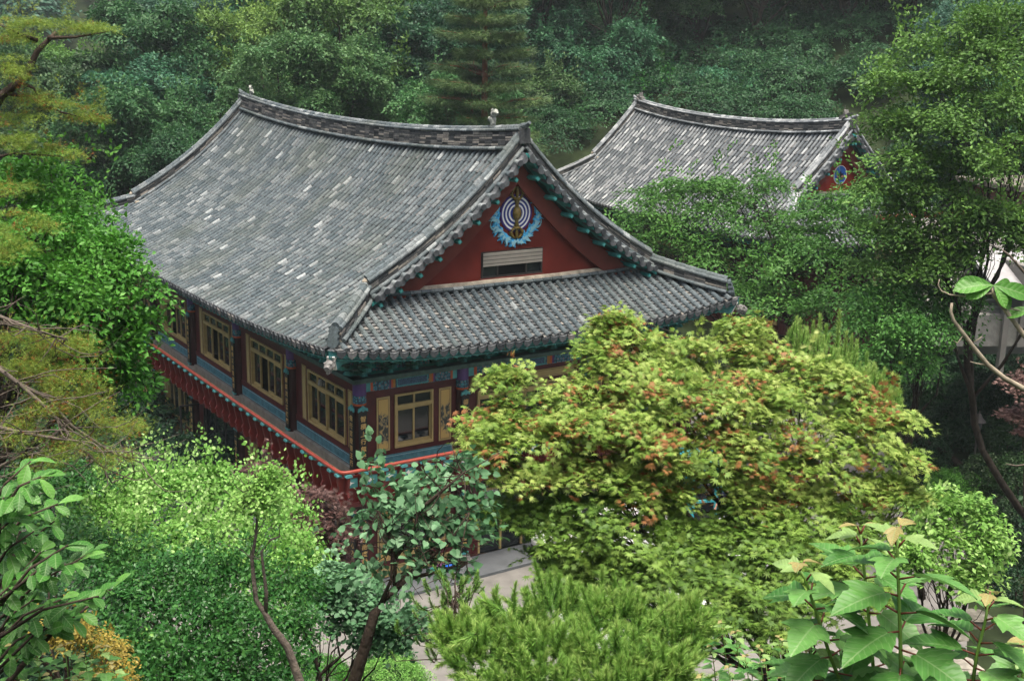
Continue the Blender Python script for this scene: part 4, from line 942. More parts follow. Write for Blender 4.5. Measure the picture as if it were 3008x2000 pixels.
# ================================================================== vegetation
def rg(k): return np.random.default_rng(k)
L_FOREST = leaf_mat('forest_leaf', [(0, (.018, .065, .028)), (.5, (.038, .125, .045)), (1, (.08, .21, .065))], trans=.35, objvar=.22)
L_FORESTB = leaf_mat('blue_forest_leaf', [(0, (.022, .07, .042)), (.5, (.045, .125, .07)), (1, (.10, .21, .12))], trans=.3, objvar=.15)
L_PINE = leaf_mat('pine_needles', [(0, (.035, .09, .035)), (.5, (.075, .16, .055)), (1, (.15, .26, .08))], trans=.15, objvar=.1)
L_ZELK = leaf_mat('fresh_green_leaf', [(0, (.02, .08, .016)), (.5, (.055, .17, .03)), (1, (.13, .32, .06))], trans=.35)
L_MAPLEG = leaf_mat('green_maple_leaf', [(0, (.03, .09, .018)), (.5, (.08, .19, .03)), (1, (.17, .30, .06))], trans=.3)
L_MAPLE = leaf_mat('yellow_maple_leaf', [(0, (.05, .13, .02)), (.35, (.15, .26, .04)), (.8, (.33, .42, .11)), (.93, (.46, .52, .20)), (.945, (.20, .075, .025)), (1, (.28, .15, .05))], trans=.4, objvar=.02)
L_LARCH = leaf_mat('yellow_green_needles', [(0, (.08, .15, .02)), (.5, (.17, .26, .035)), (.88, (.30, .38, .06)), (.94, (.30, .11, .02)), (1, (.24, .08, .02))], trans=.3, objvar=.02)
L_BROAD = leaf_mat('bright_broad_leaf', [(0, (.02, .10, .012)), (.5, (.05, .19, .02)), (1, (.12, .32, .05))], trans=.35, objvar=.05)
L_LIME = leaf_mat('lime_shrub_leaf', [(0, (.06, .17, .025)), (.4, (.14, .33, .055)), (.75, (.30, .52, .14)), (1, (.48, .66, .28))], trans=.4, objvar=.03)
L_DARK = leaf_mat('dark_shrub_leaf', [(0, (.014, .06, .012)), (.5, (.032, .115, .024)), (.88, (.07, .19, .04)), (1, (.2, .36, .08))], trans=.2, objvar=.06, rough=.35)
L_HEART = leaf_mat('grey_green_heart_leaf', [(0, (.04, .12, .045)), (.5, (.09, .21, .095)), (1, (.22, .38, .21))], trans=.3, objvar=.03)
L_PURPLE = leaf_mat('purple_maple_leaf', [(0, (.05, .025, .022)), (.5, (.11, .06, .052)), (1, (.23, .15, .13))], trans=.3, objvar=.03)
L_CLIP = leaf_mat('clipped_bush_leaf', [(0, (.012, .05, .01)), (.5, (.035, .11, .02)), (1, (.10, .2, .03))], trans=.25, objvar=.15)
L_OCHRE = leaf_mat('ochre_leaf', [(0, (.10, .10, .015)), (.5, (.24, .19, .03)), (1, (.4, .3, .06))], trans=.3, objvar=.02)
L_SHADE = leaf_mat('painted_shade_leaf', [(0, (.005, .02, .007)), (.5, (.011, .04, .012)), (1, (.028, .08, .02))], trans=.15, objvar=.15)  # canopy shade over the banks put into the leaf colour, nearly black
L_BIG = leaf_mat('large_leaf', [(0, (.035, .15, .02)), (.5, (.07, .24, .035)), (1, (.16, .40, .07))], trans=.35, objvar=.02, rough=.42, veins=7)

L_LIMEF = leaf_mat('fresh_forest_leaf', [(0, (.025, .085, .02)), (.5, (.06, .17, .035)), (1, (.14, .30, .06))], trans=.35, objvar=.18)
# --- hillside forest: a few crowns, each copied with its trunk
def forest_crown(seed, shape, h, r, lmat, tmpl, leaf, n=20):
    g = rg(seed); L = []
    for i in range(n + 12):
        a = g.uniform(0, 6.283); t = g.random() ** .7; zz = -.9 + 1.8 * t; q = (1 - (zz * .75) ** 2) ** .5 if shape == 'round' else (1.05 - t)
        rr = r * q * g.uniform(.45, .85); s = r * g.uniform(.2, .38)
        L.append((rr * math.cos(a), rr * math.sin(a), h * (.55 + .45 * zz), s, s, s * g.uniform(.5, .8)))
    return L
VARS = []
for k in range(9):
    lm = L_FORESTB if k == 5 else L_LIMEF if k in (3, 7) else L_FOREST
    L = forest_crown(100 + k, 'round', rg(k).uniform(7, 10), rg(k + 50).uniform(3.2, 4.6), lm, T_OVAL, .2)
    L = [(*l[:3], l[3] * .7, l[4] * .7, l[5] * .7) for l in L] + sub_lumps(rg(k + 900), L, 6, f=(.3, .5), flat=.7, shell=(.7, 1.05))
    P, N, D, Sz, val, C = crown(rg(k), L, .21, cov=1.5, per=36, sr=.5, upb=.75, droop=.4, jit=.5, flat=.16)
    me = inst('forest_crown', T_OVAL, P, N, D, Sz, val, lm)
    mb = MB(); skeleton(mb, (0, 0, -3), L[:30], .22, rg(k), .5, C, 16); mt = mb.build('trunk', BARK, None, smooth=True); tm_ = mt.data; bpy.data.objects.remove(mt)
    VARS.append((me, tm_))
def conifer(seed, h=14, r=3.4, lm=None, leaf=.34, whorl=15, red=True):
    g = rg(seed); P_, N_, D_, S_, V_ = [], [], [], [], []; mb = MB(); mb.tube([(0, 0, -2), (.1, 0, h * .4), (-.05, .1, h * .75), (0, 0, h)], [.2, .16, .09, .03], 8)
    for i in range(whorl):
        z = h * (.3 + .68 * i / whorl); R = r * (1.1 - .95 * i / whorl) * g.uniform(.8, 1.1)
        for j in range(8):
            a = g.uniform(0, 6.283); q = R * g.uniform(.6, 1); tip = np.array([q * math.cos(a), q * math.sin(a), z + .12 * q]); mb.tube([(0, 0, z - .2), tip * [.5, .5, 1] - [0, 0, .1], tip], [.05, .035, .012], 5)
            m_ = 380; t = g.uniform(.25, 1.05, m_) ** .8; w = g.normal(0, .22, m_) * q * (1.2 - .6 * t)
            d = np.array([math.cos(a), math.sin(a), .0]); s = np.array([-d[1], d[0], 0])
            p = d * (t * q)[:, None] + s * w[:, None]; p[:, 2] = z - .1 + .12 * q * t + g.normal(0, .07, m_)
            P_.append(p); D_.append(d * .8 + s * np.sign(w)[:, None] * .5 + [0, 0, .35] + g.normal(0, .3, (m_, 3))); N_.append(np.array([0, 0, 1]) + g.normal(0, .5, (m_, 3))); S_.append(leaf * g.uniform(.6, 1.1, m_)); V_.append(.5 * g.random() + .5 * g.random(m_))
    me = inst('needle_crown', T_TUFT, np.concatenate(P_), np.concatenate(N_), np.concatenate(D_), np.concatenate(S_), np.concatenate(V_), lm or L_PINE)
    o = mb.build('trunk', BARKR if red else BARK, None, smooth=True); d = o.data; bpy.data.objects.remove(o); return me, d
CON = conifer(7)
WORDS_T = ['broadleaf tree', 'blue-green tree', 'dense green tree']
def place(name, pair, p, s, rz, label, cat, group=None, crn='crown'):
    t = empty(name, p, rz, label=label, cat=cat, group=group); t.scale = (s[0], s[0], s[1])
    link(crn, pair[0], t); link('trunk', pair[1], t); return t
KK = lambda k: 'blue-grey' if k == 5 else 'fresh green' if k in (3, 7) else ('dark green', 'mid green')[k % 2]
ORD = 'first second third fourth fifth sixth seventh eighth ninth tenth eleventh twelfth thirteenth fourteenth fifteenth sixteenth seventeenth eighteenth nineteenth twentieth'.split()
def nth(n): return ORD[n] if n < 20 else 'twenty-' + ORD[n - 20]
g = rg(77); NF = 0
rows = [(57, 430, 2.0, .8), (62, 372, 3.2, .9), (68, 300, 3.0, 1.), (75, 225, 3., 1.), (83, 150, 3., 1.05), (92, 70, 3.2, 1.1), (102, -10, 3.4, 1.15), (114, -110, 4, 1.2)]
for ri, (Y, py, _, sc) in enumerate(rows):
    nr = 0; step = 4.9 * sc / Y * FPX; px = -250 + g.uniform(0, step)
    while px < 3250:
        y = Y + g.uniform(-2, 2); x = at(px, 400, y)[0]; z = float(ground_z(x, y)); s = sc * g.uniform(.8, 1.15); top = at(px, py - 40 + g.uniform(-50, 50), y)[2]
        k = int(g.integers(0, 9)); farleft = px < 330 + 20 * ri
        if farleft and Y > 70: px += step; continue
        if 1380 < px < 2860 and y < 79: px += step; continue
        h0 = max(z + 1, top - 9 * s) if Y < 115 else z
        h0 = min(h0, z + 3.5)
        kk = KK(k)
        place('forest_tree', VARS[k], (x, y, h0), (s, s * g.uniform(.9, 1.1)), g.uniform(0, 6.28), '%s forest tree, %s from the left in the %s row up the slope' % (kk, nth(nr), ORD[ri]), 'tree', 'forest trees on the slope'); nr += 1; NF += 1
        px += step * g.uniform(.8, 1.2)
for Y, py in ((80, 330), (83, 250), (88, 190)):
    px = 1330; nr = 0
    while px < 2900:
        y = Y + g.uniform(-1.5, 1.5); x = at(px, 400, y)[0]; k = int(g.integers(0, 9)); s = g.uniform(.8, 1.1); kk = KK(k)
        place('forest_tree', VARS[k], (x, y, min(float(ground_z(x, y)) - .5, at(px, py, y)[2] - 6 * s)), (s, s), g.uniform(0, 6.28), '%s tree, %s from left in %s row just behind the rear hall' % (kk, nth(nr), ORD[int((Y - 80) / 2.7)]), 'tree', 'forest trees on the slope'); nr += 1
        px += 4.2 / Y * FPX * g.uniform(.8, 1.2)
# named trees of the back slope (photograph position of the crown centre, distance)
for (px, py, Y, k, s, lab) in [(900, 300, 60, 1, .95, 'silvery blue-green tree rising behind the left end of the great roof ridge'), (2190, 300, 79, 2, .8, 'bright green bushy tree just behind the rear hall ridge'), (2330, 320, 78, 5, .7, 'pale large-leaved tree beside the bright bushy tree behind the rear hall'),
                             (1750, 240, 80, 0, 1.1, 'drooping green tree between the tall pine and the rear hall')]:
    p = at(px, py, Y); place('slope_tree', VARS[k], (p[0], p[1], p[2] - 5.5 * s), (s, s), k, lab, 'tree')
p = at(1425, 420, 57); o = place('tall_pine', CON, (p[0], p[1], p[2] - 6.2), (1.12, 1.18), 2., 'tall layered pine with straight reddish trunk behind the front hall ridge', 'pine tree', crn='needles')
for (px, py, Y, s) in [(520, 470, 60, .55), (600, 420, 62, .45), (1390, 380, 59, .7)]:
    p = at(px, py, Y); place('slope_pine', CON, (p[0], p[1], p[2] - 9 * s), (s, s), px, ('small bluish pine low beside the far end of the great roof' if px < 560 else 'small bluish pine just above the sloping left verge of the great roof') if px < 1000 else 'short second pine with red trunk beside the tall pine', 'pine tree', 'small pines on the slope' if px < 1000 else None, crn='needles')
# far wooded hillside at the top left, too many to count
fp = []; 
for i in range(150):
    x = g.uniform(-150, 10); y = g.uniform(125, 330); fp.append((x, y, float(ground_z(x, y)) + 4, 5.2, 5.2, 4.2))
P, N, D, Sz, val, C = crown(rg(3), fp, .9, per=26, sr=1.6, zmin=-.1)
link('far_woods', inst('far_woods', T_OVAL, P, N, D, Sz, val, L_FORESTB), kind='stuff')

# --- yellow-green maple, the big one in front of the hall
rows = [(1490, 1105, 40, 14, 11.6), (1770, 1050, 70, 40, 12.), (1800, 990, 75, 40, 12.2), (1870, 1020, 100, 55, 12.3), (1815, 945, 45, 22, 12.3), (1980, 1065, 120, 60, 12.4), (2110, 1020, 100, 45, 12.6), (2185, 965, 55, 28, 12.8), (2260, 1060, 100, 50, 12.4), (2360, 1110, 130, 70, 12.2), (2450, 1170, 120, 60, 12.0), (2580, 1215, 110, 40, 12.0),
        (1430, 1235, 75, 30, 11.3), (1540, 1215, 110, 50, 11.4), (1690, 1165, 110, 45, 11.6), (1640, 1240, 110, 50, 11.4), (1850, 1140, 170, 80, 11.7), (2010, 1180, 160, 80, 11.6), (2170, 1170, 160, 80, 11.7), (2310, 1220, 140, 80, 11.6), (2450, 1290, 120, 70, 11.5), (2580, 1330, 100, 60, 11.5), (1440, 1290, 80, 50, 11), (1570, 1290, 120, 60, 11.), (1700, 1270, 130, 70, 11.), (1850, 1270, 140, 70, 11.1), (2000, 1300, 130, 60, 11.1), (2150, 1290, 130, 60, 11.2), (2290, 1340, 130, 60, 11.1), (2420, 1390, 120, 60, 11.1), (2560, 1430, 100, 50, 11.3), (2640, 1440, 60, 30, 11.4),
        (1530, 1400, 110, 55, 10.8), (1660, 1380, 110, 50, 10.9), (1790, 1380, 100, 50, 10.9), (1900, 1370, 90, 35, 11), (2240, 1430, 90, 40, 11.), (2380, 1480, 110, 50, 11.), (2510, 1500, 90, 40, 11.2), (2010, 1380, 80, 30, 11.), (1990, 1450, 60, 40, 10.9), (2170, 1410, 60, 40, 11), (2230, 1490, 80, 40, 10.9), (1850, 1430, 90, 40, 10.8)]
plant('maple_tree', 'spreading yellow-green maple with orange seed clusters in front of the temple hall', 'maple tree', rg(11), px_lumps(rows), .06, T_MAPLE, L_MAPLE, base=(3.2, 12.6, 4.9), r0=.085, per=26, sr=.2, upb=1.3, droop=.3, zmin=-.6, inner=.35, jit=.3, flat=.05, sub=11, sflat=.42, ccov=.22, accent=.17, cov=2., sprig=.02, ntw=200, fork=.35)
rows = [(1560, 1530, 100, 60, 10.8), (1690, 1500, 120, 60, 10.8), (1480, 1500, 60, 50, 11.), (1600, 1640, 90, 60, 10.5), (1700, 1600, 90, 50, 10.5), (1780, 1660, 70, 50, 10.4), (1830, 1500, 120, 50, 10.7), (1900, 1640, 110, 60, 10.4), (1960, 1510, 60, 35, 10.9), (2050, 1700, 100, 50, 10.2), (1930, 1710, 70, 40, 10.2), (2220, 1510, 90, 40, 10.9), (2340, 1560, 130, 50, 10.7), (2210, 1600, 90, 50, 10.6), (2130, 1680, 100, 50, 10.5), (2300, 1650, 120, 60, 10.3), (2430, 1640, 110, 60, 10.3), (2200, 1760, 140, 55, 10.), (2380, 1740, 130, 60, 10.1), (2100, 1820, 110, 50, 9.8), (2260, 1840, 120, 50, 9.8), (1690, 1700, 60, 40, 10.4), (2520, 1580, 90, 60, 10.8), (2500, 1740, 100, 60, 10.3), (2040, 1610, 70, 40, 10.6), (1980, 1570, 60, 40, 10.7), (2110, 1560, 60, 30, 10.8), (1840, 1740, 60, 30, 10.3), (1950, 1660, 80, 40, 10.3)]
plant('maple_tree', 'darker green lower maple under the yellow one, over the parked white car', 'maple tree', rg(12), px_lumps(rows), .06, T_MAPLE, L_MAPLEG, base=(3.4, 11.4, 5.6), r0=.07, per=26, sr=.19, upb=1.3, droop=.3, zmin=-.55, inner=.35, jit=.3, flat=.05, sub=11, sflat=.42, ccov=.22, sprig=.02, ntw=200, fork=.35)

# --- tree filling the gap between the two halls, and the tall one at the right
rows = [(1930, 590, 100, 40, 43), (2060, 560, 110, 40, 43), (2200, 545, 100, 35, 43), (1880, 660, 90, 45, 42), (2010, 680, 120, 50, 42), (2170, 640, 120, 55, 42), (2300, 690, 120, 50, 41), (2420, 620, 120, 50, 41), (2540, 590, 110, 50, 40), (2080, 770, 120, 50, 41), (2260, 800, 130, 60, 40), (2400, 760, 120, 60, 39), (2560, 700, 130, 60, 39), (2450, 880, 130, 60, 38), (2300, 900, 110, 50, 38), (2640, 820, 110, 60, 38), (2580, 960, 110, 70, 37), (2680, 960, 90, 60, 37), (2640, 1060, 90, 50, 36), (2180, 860, 90, 40, 40), (1850, 720, 60, 30, 41)]
plant('shade_tree', 'broad green tree standing between the front hall corner and the rear hall', 'tree', rg(21), px_lumps(rows), .15, T_OVAL, L_ZELK, base=(15.5, 39, .5), fork=.8, bark=BARKD, r0=.16, per=46, sr=.62, upb=1.1, droop=.35, zmin=-.5, inner=.4, jit=.38, ntw=200)
rows = [(2700, 170, 110, 55, 33), (2820, 100, 110, 60, 33), (2940, 60, 110, 50, 33), (2640, 250, 90, 50, 32), (2760, 240, 120, 60, 32), (2900, 210, 130, 70, 32), (3020, 160, 100, 80, 32), (2620, 370, 100, 55, 32), (2740, 370, 120, 60, 31), (2880, 350, 130, 70, 31), (3000, 320, 110, 80, 31), (2680, 480, 100, 50, 31), (2830, 490, 120, 60, 31), (2960, 470, 110, 70, 30), (2740, 570, 90, 40, 31), (2600, 560, 90, 50, 31), (2680, 640, 80, 45, 31), (2600, 680, 90, 50, 31), (2700, 740, 70, 45, 31), (2900, 610, 70, 30, 30), (2860, 660, 60, 22, 30), (2790, 690, 60, 30, 30.5), (2950, 670, 70, 25, 30), (2830, 740, 50, 20, 30), (2990, 640, 50, 30, 30), (2770, 800, 60, 35, 30), (2620, 780, 90, 50, 31), (3010, 700, 40, 40, 30)]
plant('shade_tree', 'tall bright layered tree at the right edge, above the pale outbuilding', 'tree', rg(22), px_lumps(rows), .135, T_OVAL, L_ZELK, base=(15.5, 31.5, .5), fork=.8, bark=BARKD, r0=.12, per=46, sr=.52, upb=1.0, droop=.4, zmin=-.5, inner=.4, jit=.38, ntw=200)
rows = [(2640, 860, 90, 60, 31), (2560, 900, 80, 60, 31), (2700, 960, 80, 60, 30), (2600, 980, 80, 60, 30), (2680, 1060, 80, 50, 30), (2560, 1060, 60, 40, 30), (2720, 880, 60, 50, 31), (2760, 960, 60, 40, 30.5), (2820, 880, 50, 30, 31)]
plant('shade_tree', 'drooping green tree left of the stone stair at the right edge', 'tree', rg(23), px_lumps(rows), .12, T_OVAL, L_ZELK, base=(11.2, 30, 0), fork=.8, r0=.1, bark=BARKD, per=40, sr=.5, upb=.6, droop=.6, zmin=-.6, inner=.4, ntw=90)

# --- left side trees
rows = [(205, 590, 80, 40, 16), (125, 500, 100, 50, 16), (35, 560, 110, 70, 15), (255, 660, 90, 50, 15), (175, 660, 110, 70, 15), (5, 680, 100, 80, 14.5), (35, 880, 110, 90, 14), (325, 790, 80, 60, 14.2), (95, 690, 130, 90, 14), (315, 730, 80, 50, 14.5), (265, 770, 110, 70, 14), (135, 830, 130, 90, 13.5), (365, 850, 90, 70, 14), (275, 900, 120, 80, 13.5), (395, 960, 60, 50, 14), (305, 1040, 110, 70, 13.5), (385, 1110, 60, 50, 14), (5, 780, 80, 90, 13.5), (215, 960, 110, 80, 13.5), (175, 1060, 90, 60, 13.8)]
plant('broadleaf_tree', 'dense bright green broadleaf tree at the left edge, covering the hall corner', 'tree', rg(31), px_lumps(rows), .085, T_OVAL, L_BROAD, base=(-7.6, 13.2, 4.4), r0=.16, per=34, sr=.3, upb=.8, droop=.5, zmin=-.55, inner=.45, jit=.42, ntw=160)
rows = [(80, 75, 80, 22, 15), (180, 80, 90, 22, 15.3), (270, 85, 60, 16, 15.5), (30, 110, 60, 25, 15), (20, 230, 70, 60, 14.6), (110, 300, 80, 28, 15), (210, 320, 70, 22, 15.2), (250, 350, 50, 18, 15.3), (60, 360, 80, 30, 14.8), (40, 430, 90, 30, 14.5), (140, 455, 80, 26, 14.8), (30, 560, 70, 30, 14.3), (60, 660, 80, 40, 12.6), (30, 740, 60, 50, 12.4)]
t = plant('golden_pine', 'pine with yellow-green needles on layered branches at the upper left edge', 'pine tree', rg(32), px_lumps(rows), .06, T_TUFT, L_LARCH, r0=0, per=34, sr=.16, upb=1.5, droop=.1, zmin=-.3, inner=.7, jit=.6, flat=.12, accent=.12, base=(-8.2, 15, 3.5), crown_name='needles')
mb = MB(); b = np.array([-8.2, 15, 3.5]); q = lambda x, y, Y: at(x, y, Y) - b
mb.tube([(0, 0, 0), q(-120, 900, 14.8), q(-80, 500, 14.8), q(0, 285, 14.8), q(75, 225, 14.9), q(110, 150, 15), q(165, 95, 15.1)], [.16, .13, .1, .055, .045, .035, .02], 8)
for pts in ([(110, 120, 15), (60, 100, 15), (0, 75, 15)], [(140, 112, 15), (220, 110, 15.2), (310, 95, 15.4)], [(20, 275, 14.8), (90, 285, 15), (180, 330, 15.1), (240, 345, 15.2)], [(55, 240, 14.9), (100, 260, 15), (120, 300, 15)], [(-80, 480, 14.8), (40, 450, 14.8), (180, 460, 14.9)], [(-100, 620, 14.8), (0, 580, 14.5), (70, 560, 14.3)]):
    mb.tube([q(*p) for p in pts], list(np.linspace(.028, .008, len(pts))), 6)
mb.build('trunk', BARK, t, smooth=True)
rows = [(60, 1010, 90, 40, 10.6), (180, 1030, 90, 35, 10.8), (60, 1090, 80, 40, 10.4), (190, 1110, 80, 30, 10.6), (300, 1150, 60, 25, 10.8), (120, 1190, 90, 40, 10.3), (250, 1220, 90, 35, 10.5), (340, 1260, 60, 30, 10.7), (60, 1280, 80, 35, 10.1), (200, 1310, 90, 35, 10.2), (330, 1340, 60, 30, 10.4), (390, 1250, 50, 25, 11), (100, 1370, 60, 20, 10)]
t = plant('golden_pine', 'sparse twiggy pine with yellow and orange tufts and bare grey branches, middle left edge', 'pine tree', rg(33), px_lumps(rows), .05, T_TUFT, L_LARCH, r0=0, per=14, sr=.13, upb=1.2, droop=.1, zmin=-.5, inner=.9, jit=.7, flat=.25, accent=.2, cov=4.5, base=(-5.4, 10.4, 6.2), crown_name='needles')
mb = MB(); b = np.array([-5.4, 10.4, 6.2]); G = rg(34)
for pts in ([(-60, 1040, 10.2), (60, 1130, 10.2), (150, 1210, 10.2), (220, 1300, 10.2), (300, 1370, 10.3), (330, 1420, 10.3)], [(60, 1130, 10.2), (140, 1170, 10.3), (210, 1250, 10.3), (330, 1330, 10.4), (420, 1360, 10.5)], [(-60, 1240, 10), (60, 1270, 10), (180, 1290, 10.1), (250, 1300, 10.1)], [(-80, 900, 10.4), (80, 960, 10.5), (200, 1000, 10.6)], [(-60, 1400, 9.9), (60, 1340, 10), (160, 1320, 10)]):
    mb.tube([q(*p) for p in pts], list(np.linspace(.022, .006, len(pts))), 6)
    for k in range(30):
        i = G.integers(0, len(pts) - 1); a_ = q(*pts[i]); b_ = q(*pts[i + 1]); s_ = a_ + (b_ - a_) * G.random(); limb(mb, s_, s_ + G.normal(0, .28, 3) * [1.2, .7, .6], .0065, .002, G, .15, 5)
mb.build('trunk', BARKP, t, smooth=True)
rows = [(40, 1450, 120, 70, 11.5), (160, 1420, 100, 60, 12), (290, 1440, 80, 40, 13), (60, 1580, 120, 70, 11), (300, 1430, 70, 35, 13.), (180, 1560, 90, 60, 11), (400, 1640, 90, 60, 10.5), (260, 1640, 90, 70, 10.5), (330, 1720, 90, 60, 10)]
plant('dark_bush', 'dark green needle-leaved bush in the hollow between the left pine and lime shrub', 'bush', rg(35), px_lumps(rows), .055, T_OVAL, L_DARK, base=(-5, 12, 5.4), r0=.04, per=34, sr=.2, upb=.8, zmin=-.6, inner=.5, ntw=30)

# --- shrubs in the middle foreground
rows = [(300, 1505, 110, 60, 12.6), (420, 1455, 110, 60, 12.8), (560, 1425, 110, 60, 13), (690, 1465, 110, 70, 13), (480, 1555, 130, 80, 12.4), (640, 1575, 140, 80, 12.4), (800, 1555, 110, 90, 12.6), (880, 1645, 90, 60, 12.5), (340, 1625, 120, 70, 12), (560, 1640, 130, 70, 12), (760, 1660, 130, 70, 12), (920, 1690, 70, 40, 12.3), (250, 1575, 70, 50, 12.4), (840, 1750, 90, 50, 11.8), (640, 1405, 40, 30, 13), (420, 1415, 40, 25, 13), (810, 1495, 40, 30, 13)]
plant('lime_shrub', 'airy lime green shrub with small round leaves in front of the long balcony', 'shrub', rg(41), px_lumps(rows), .047, T_ROUND, L_LIME, base=(-3.1, 12.3, 5.3), r0=.05, cov=1.8, sprig=.28, per=30, sr=.2, upb=.8, droop=.3, zmin=-.5, inner=.7, jit=.5, flat=.15, ntw=120)
rows = [(450, 1700, 120, 60, 9.6), (580, 1660, 110, 50, 9.8), (710, 1690, 110, 60, 9.8), (830, 1740, 90, 60, 9.8), (400, 1800, 120, 80, 9.2), (560, 1790, 140, 80, 9.2), (720, 1820, 130, 80, 9.2), (860, 1850, 70, 70, 9.4), (460, 1920, 130, 80, 8.8), (640, 1930, 140, 80, 8.8), (800, 1950, 110, 70, 9), (360, 1900, 80, 80, 8.8), (540, 2020, 160, 60, 8.5), (760, 2030, 130, 60, 8.6), (400, 2040, 120, 70, 8.5)]
plant('dark_shrub', 'dense dark green rounded shrub with pale shoot tips, below the lime shrub', 'shrub', rg(42), px_lumps(rows), .05, T_OVAL, L_DARK, base=(-2.2, 9.2, 6.6), r0=.05, cov=2.4, ccov=.9, sprig=.16, per=30, sr=.15, upb=.7, droop=.25, zmin=-.5, inner=.5, jit=.5, flat=.2, accent=.02, ntw=60)
rows = [(930, 1470, 50, 25, 17), (960, 1520, 70, 30, 17), (880, 1530, 60, 30, 17), (1000, 1570, 50, 25, 17), (920, 1590, 70, 30, 17), (970, 1640, 50, 22, 17), (840, 1470, 40, 25, 17), (780, 1390, 60, 22, 17.5), (740, 1410, 40, 18, 17.5), (850, 1600, 60, 30, 17)]
plant('purple_maple', 'small purple-brown maple beside the lower storey, behind the lime shrub', 'maple tree', rg(43), px_lumps(rows), .06, T_MAPLE, L_PURPLE, base=(-3.2, 17.3, 2.4), r0=.05, per=22, sr=.2, upb=1.2, zmin=-.4, inner=.6, ntw=40)
rows = [(1090, 1450, 60, 35, 10), (1190, 1440, 90, 45, 10), (1290, 1420, 90, 45, 10.1), (1370, 1390, 60, 40, 10.2), (1130, 1530, 90, 50, 9.9), (1250, 1520, 110, 55, 9.9), (1370, 1490, 90, 55, 10), (1180, 1620, 100, 50, 9.8), (1320, 1600, 100, 50, 9.9), (1100, 1680, 80, 40, 9.8), (1360, 1680, 60, 40, 9.9), (1220, 1690, 60, 30, 9.8), (1080, 1510, 40, 30, 10), (1360, 1350, 30, 25, 10.2), (1430, 1560, 30, 25, 10), (1100, 1370, 30, 15, 10)]
t = plant('heart_leaf_tree', 'small leaning tree with grey-green heart-shaped leaves in front of the balcony corner', 'tree', rg(44), px_lumps(rows), .078, T_HEART, L_HEART, r0=0, base=(-1.3, 9.8, 6.7), per=13, sr=.22, upb=.8, droop=.2, zmin=-.6, inner=.9, jit=.5, flat=.2, cov=.6, sub=0)
mb = MB(); b = np.array([-1.3, 9.8, 6.7]); q = lambda x, y, Y=9.8: at(x, y, Y) - b; G = rg(45)
mb.tube([q(1000, 2150), q(1040, 2000), q(1075, 1890), q(1100, 1800), q(1150, 1740), q(1210, 1680), q(1260, 1640), q(1280, 1560)], [.07, .06, .05, .045, .035, .028, .02, .012], 8)
for pts in ([(1160, 1730), (1160, 1640), (1140, 1560), (1110, 1500)], [(1160, 1640), (1210, 1580), (1230, 1500)], [(1190, 1700), (1280, 1680), (1370, 1650)], [(1110, 1790), (1150, 1700), (1150, 1600)], [(1210, 1680), (1260, 1640), (1330, 1580), (1380, 1500)], [(1230, 1500), (1300, 1440), (1360, 1390)]):
    P_ = [q(*p) for p in pts]; mb.tube(P_, list(np.linspace(.022, .007, len(pts))), 6)
    for k in range(14): limb(mb, P_[G.integers(1, len(P_))], P_[G.integers(1, len(P_))] + G.normal(0, .2, 3), .006, .002, G, .15, 4)
mb.build('trunk', BARK, t, smooth=True)
rows = [(1000, 1700, 60, 40, 11), (960, 1760, 60, 40, 11), (1060, 1760, 80, 40, 11), (1130, 1800, 80, 40, 10.9), (1020, 1830, 70, 35, 11), (1190, 1840, 60, 35, 10.9), (1120, 1870, 60, 30, 11)]
plant('round_leaf_tree', 'low green tree with round leaves and forked dark trunk beside the path', 'tree', rg(46), px_lumps(rows), .06, T_ROUND, L_HEART, base=(-2.4, 12., 5.), r0=.035, per=22, sr=.18, upb=1., zmin=-.5, inner=.6, ntw=30)
# bare leaning trunk with fine twigs
t = empty('leaning_tree', at(930, 2120, 8.2), label='slim bare leaning tree with forked pale trunk in front of the dark shrub', cat='tree')
b = at(930, 2120, 8.2); q = lambda x, y, Y=8.2: at(x, y, Y) - b; mb = MB(); G = rg(47)
mb.tube([(0, 0, 0), q(880, 2000), q(845, 1900), q(800, 1840), q(775, 1795), q(752, 1760), q(745, 1700), q(740, 1640), q(752, 1570), q(757, 1500), q(745, 1460)], [.04, .035, .03, .027, .022, .018, .016, .014, .011, .008, .005], 8)
mb.tube([q(780, 1800), q(783, 1740), q(775, 1680), q(768, 1620), q(795, 1585), q(822, 1575), q(820, 1540)], [.018, .014, .012, .01, .009, .007, .004], 7)
for k in range(34):
    s_ = q(*[(757, 1500), (745, 1460), (752, 1570), (740, 1640), (751, 1480)][G.integers(0, 5)]); limb(mb, s_, s_ + np.array([G.normal(0, .11), G.normal(0, .1), abs(G.normal(.13, .1))]), .004, .0015, G, .12, 5)
mb.build('trunk', BARKP, t, smooth=True)
P, N, D, Sz, val, C = crown(rg(48), px_lumps([(760, 1450, 60, 60, 8.2), (800, 1400, 40, 40, 8.2), (700, 1480, 30, 40, 8.2)]), .03, per=9, sr=.12, inner=1, zmin=-1)
link('sparse_leaves', inst('sparse_leaves', T_ROUND, P - b, N, D, Sz, val, L_LIME), t)

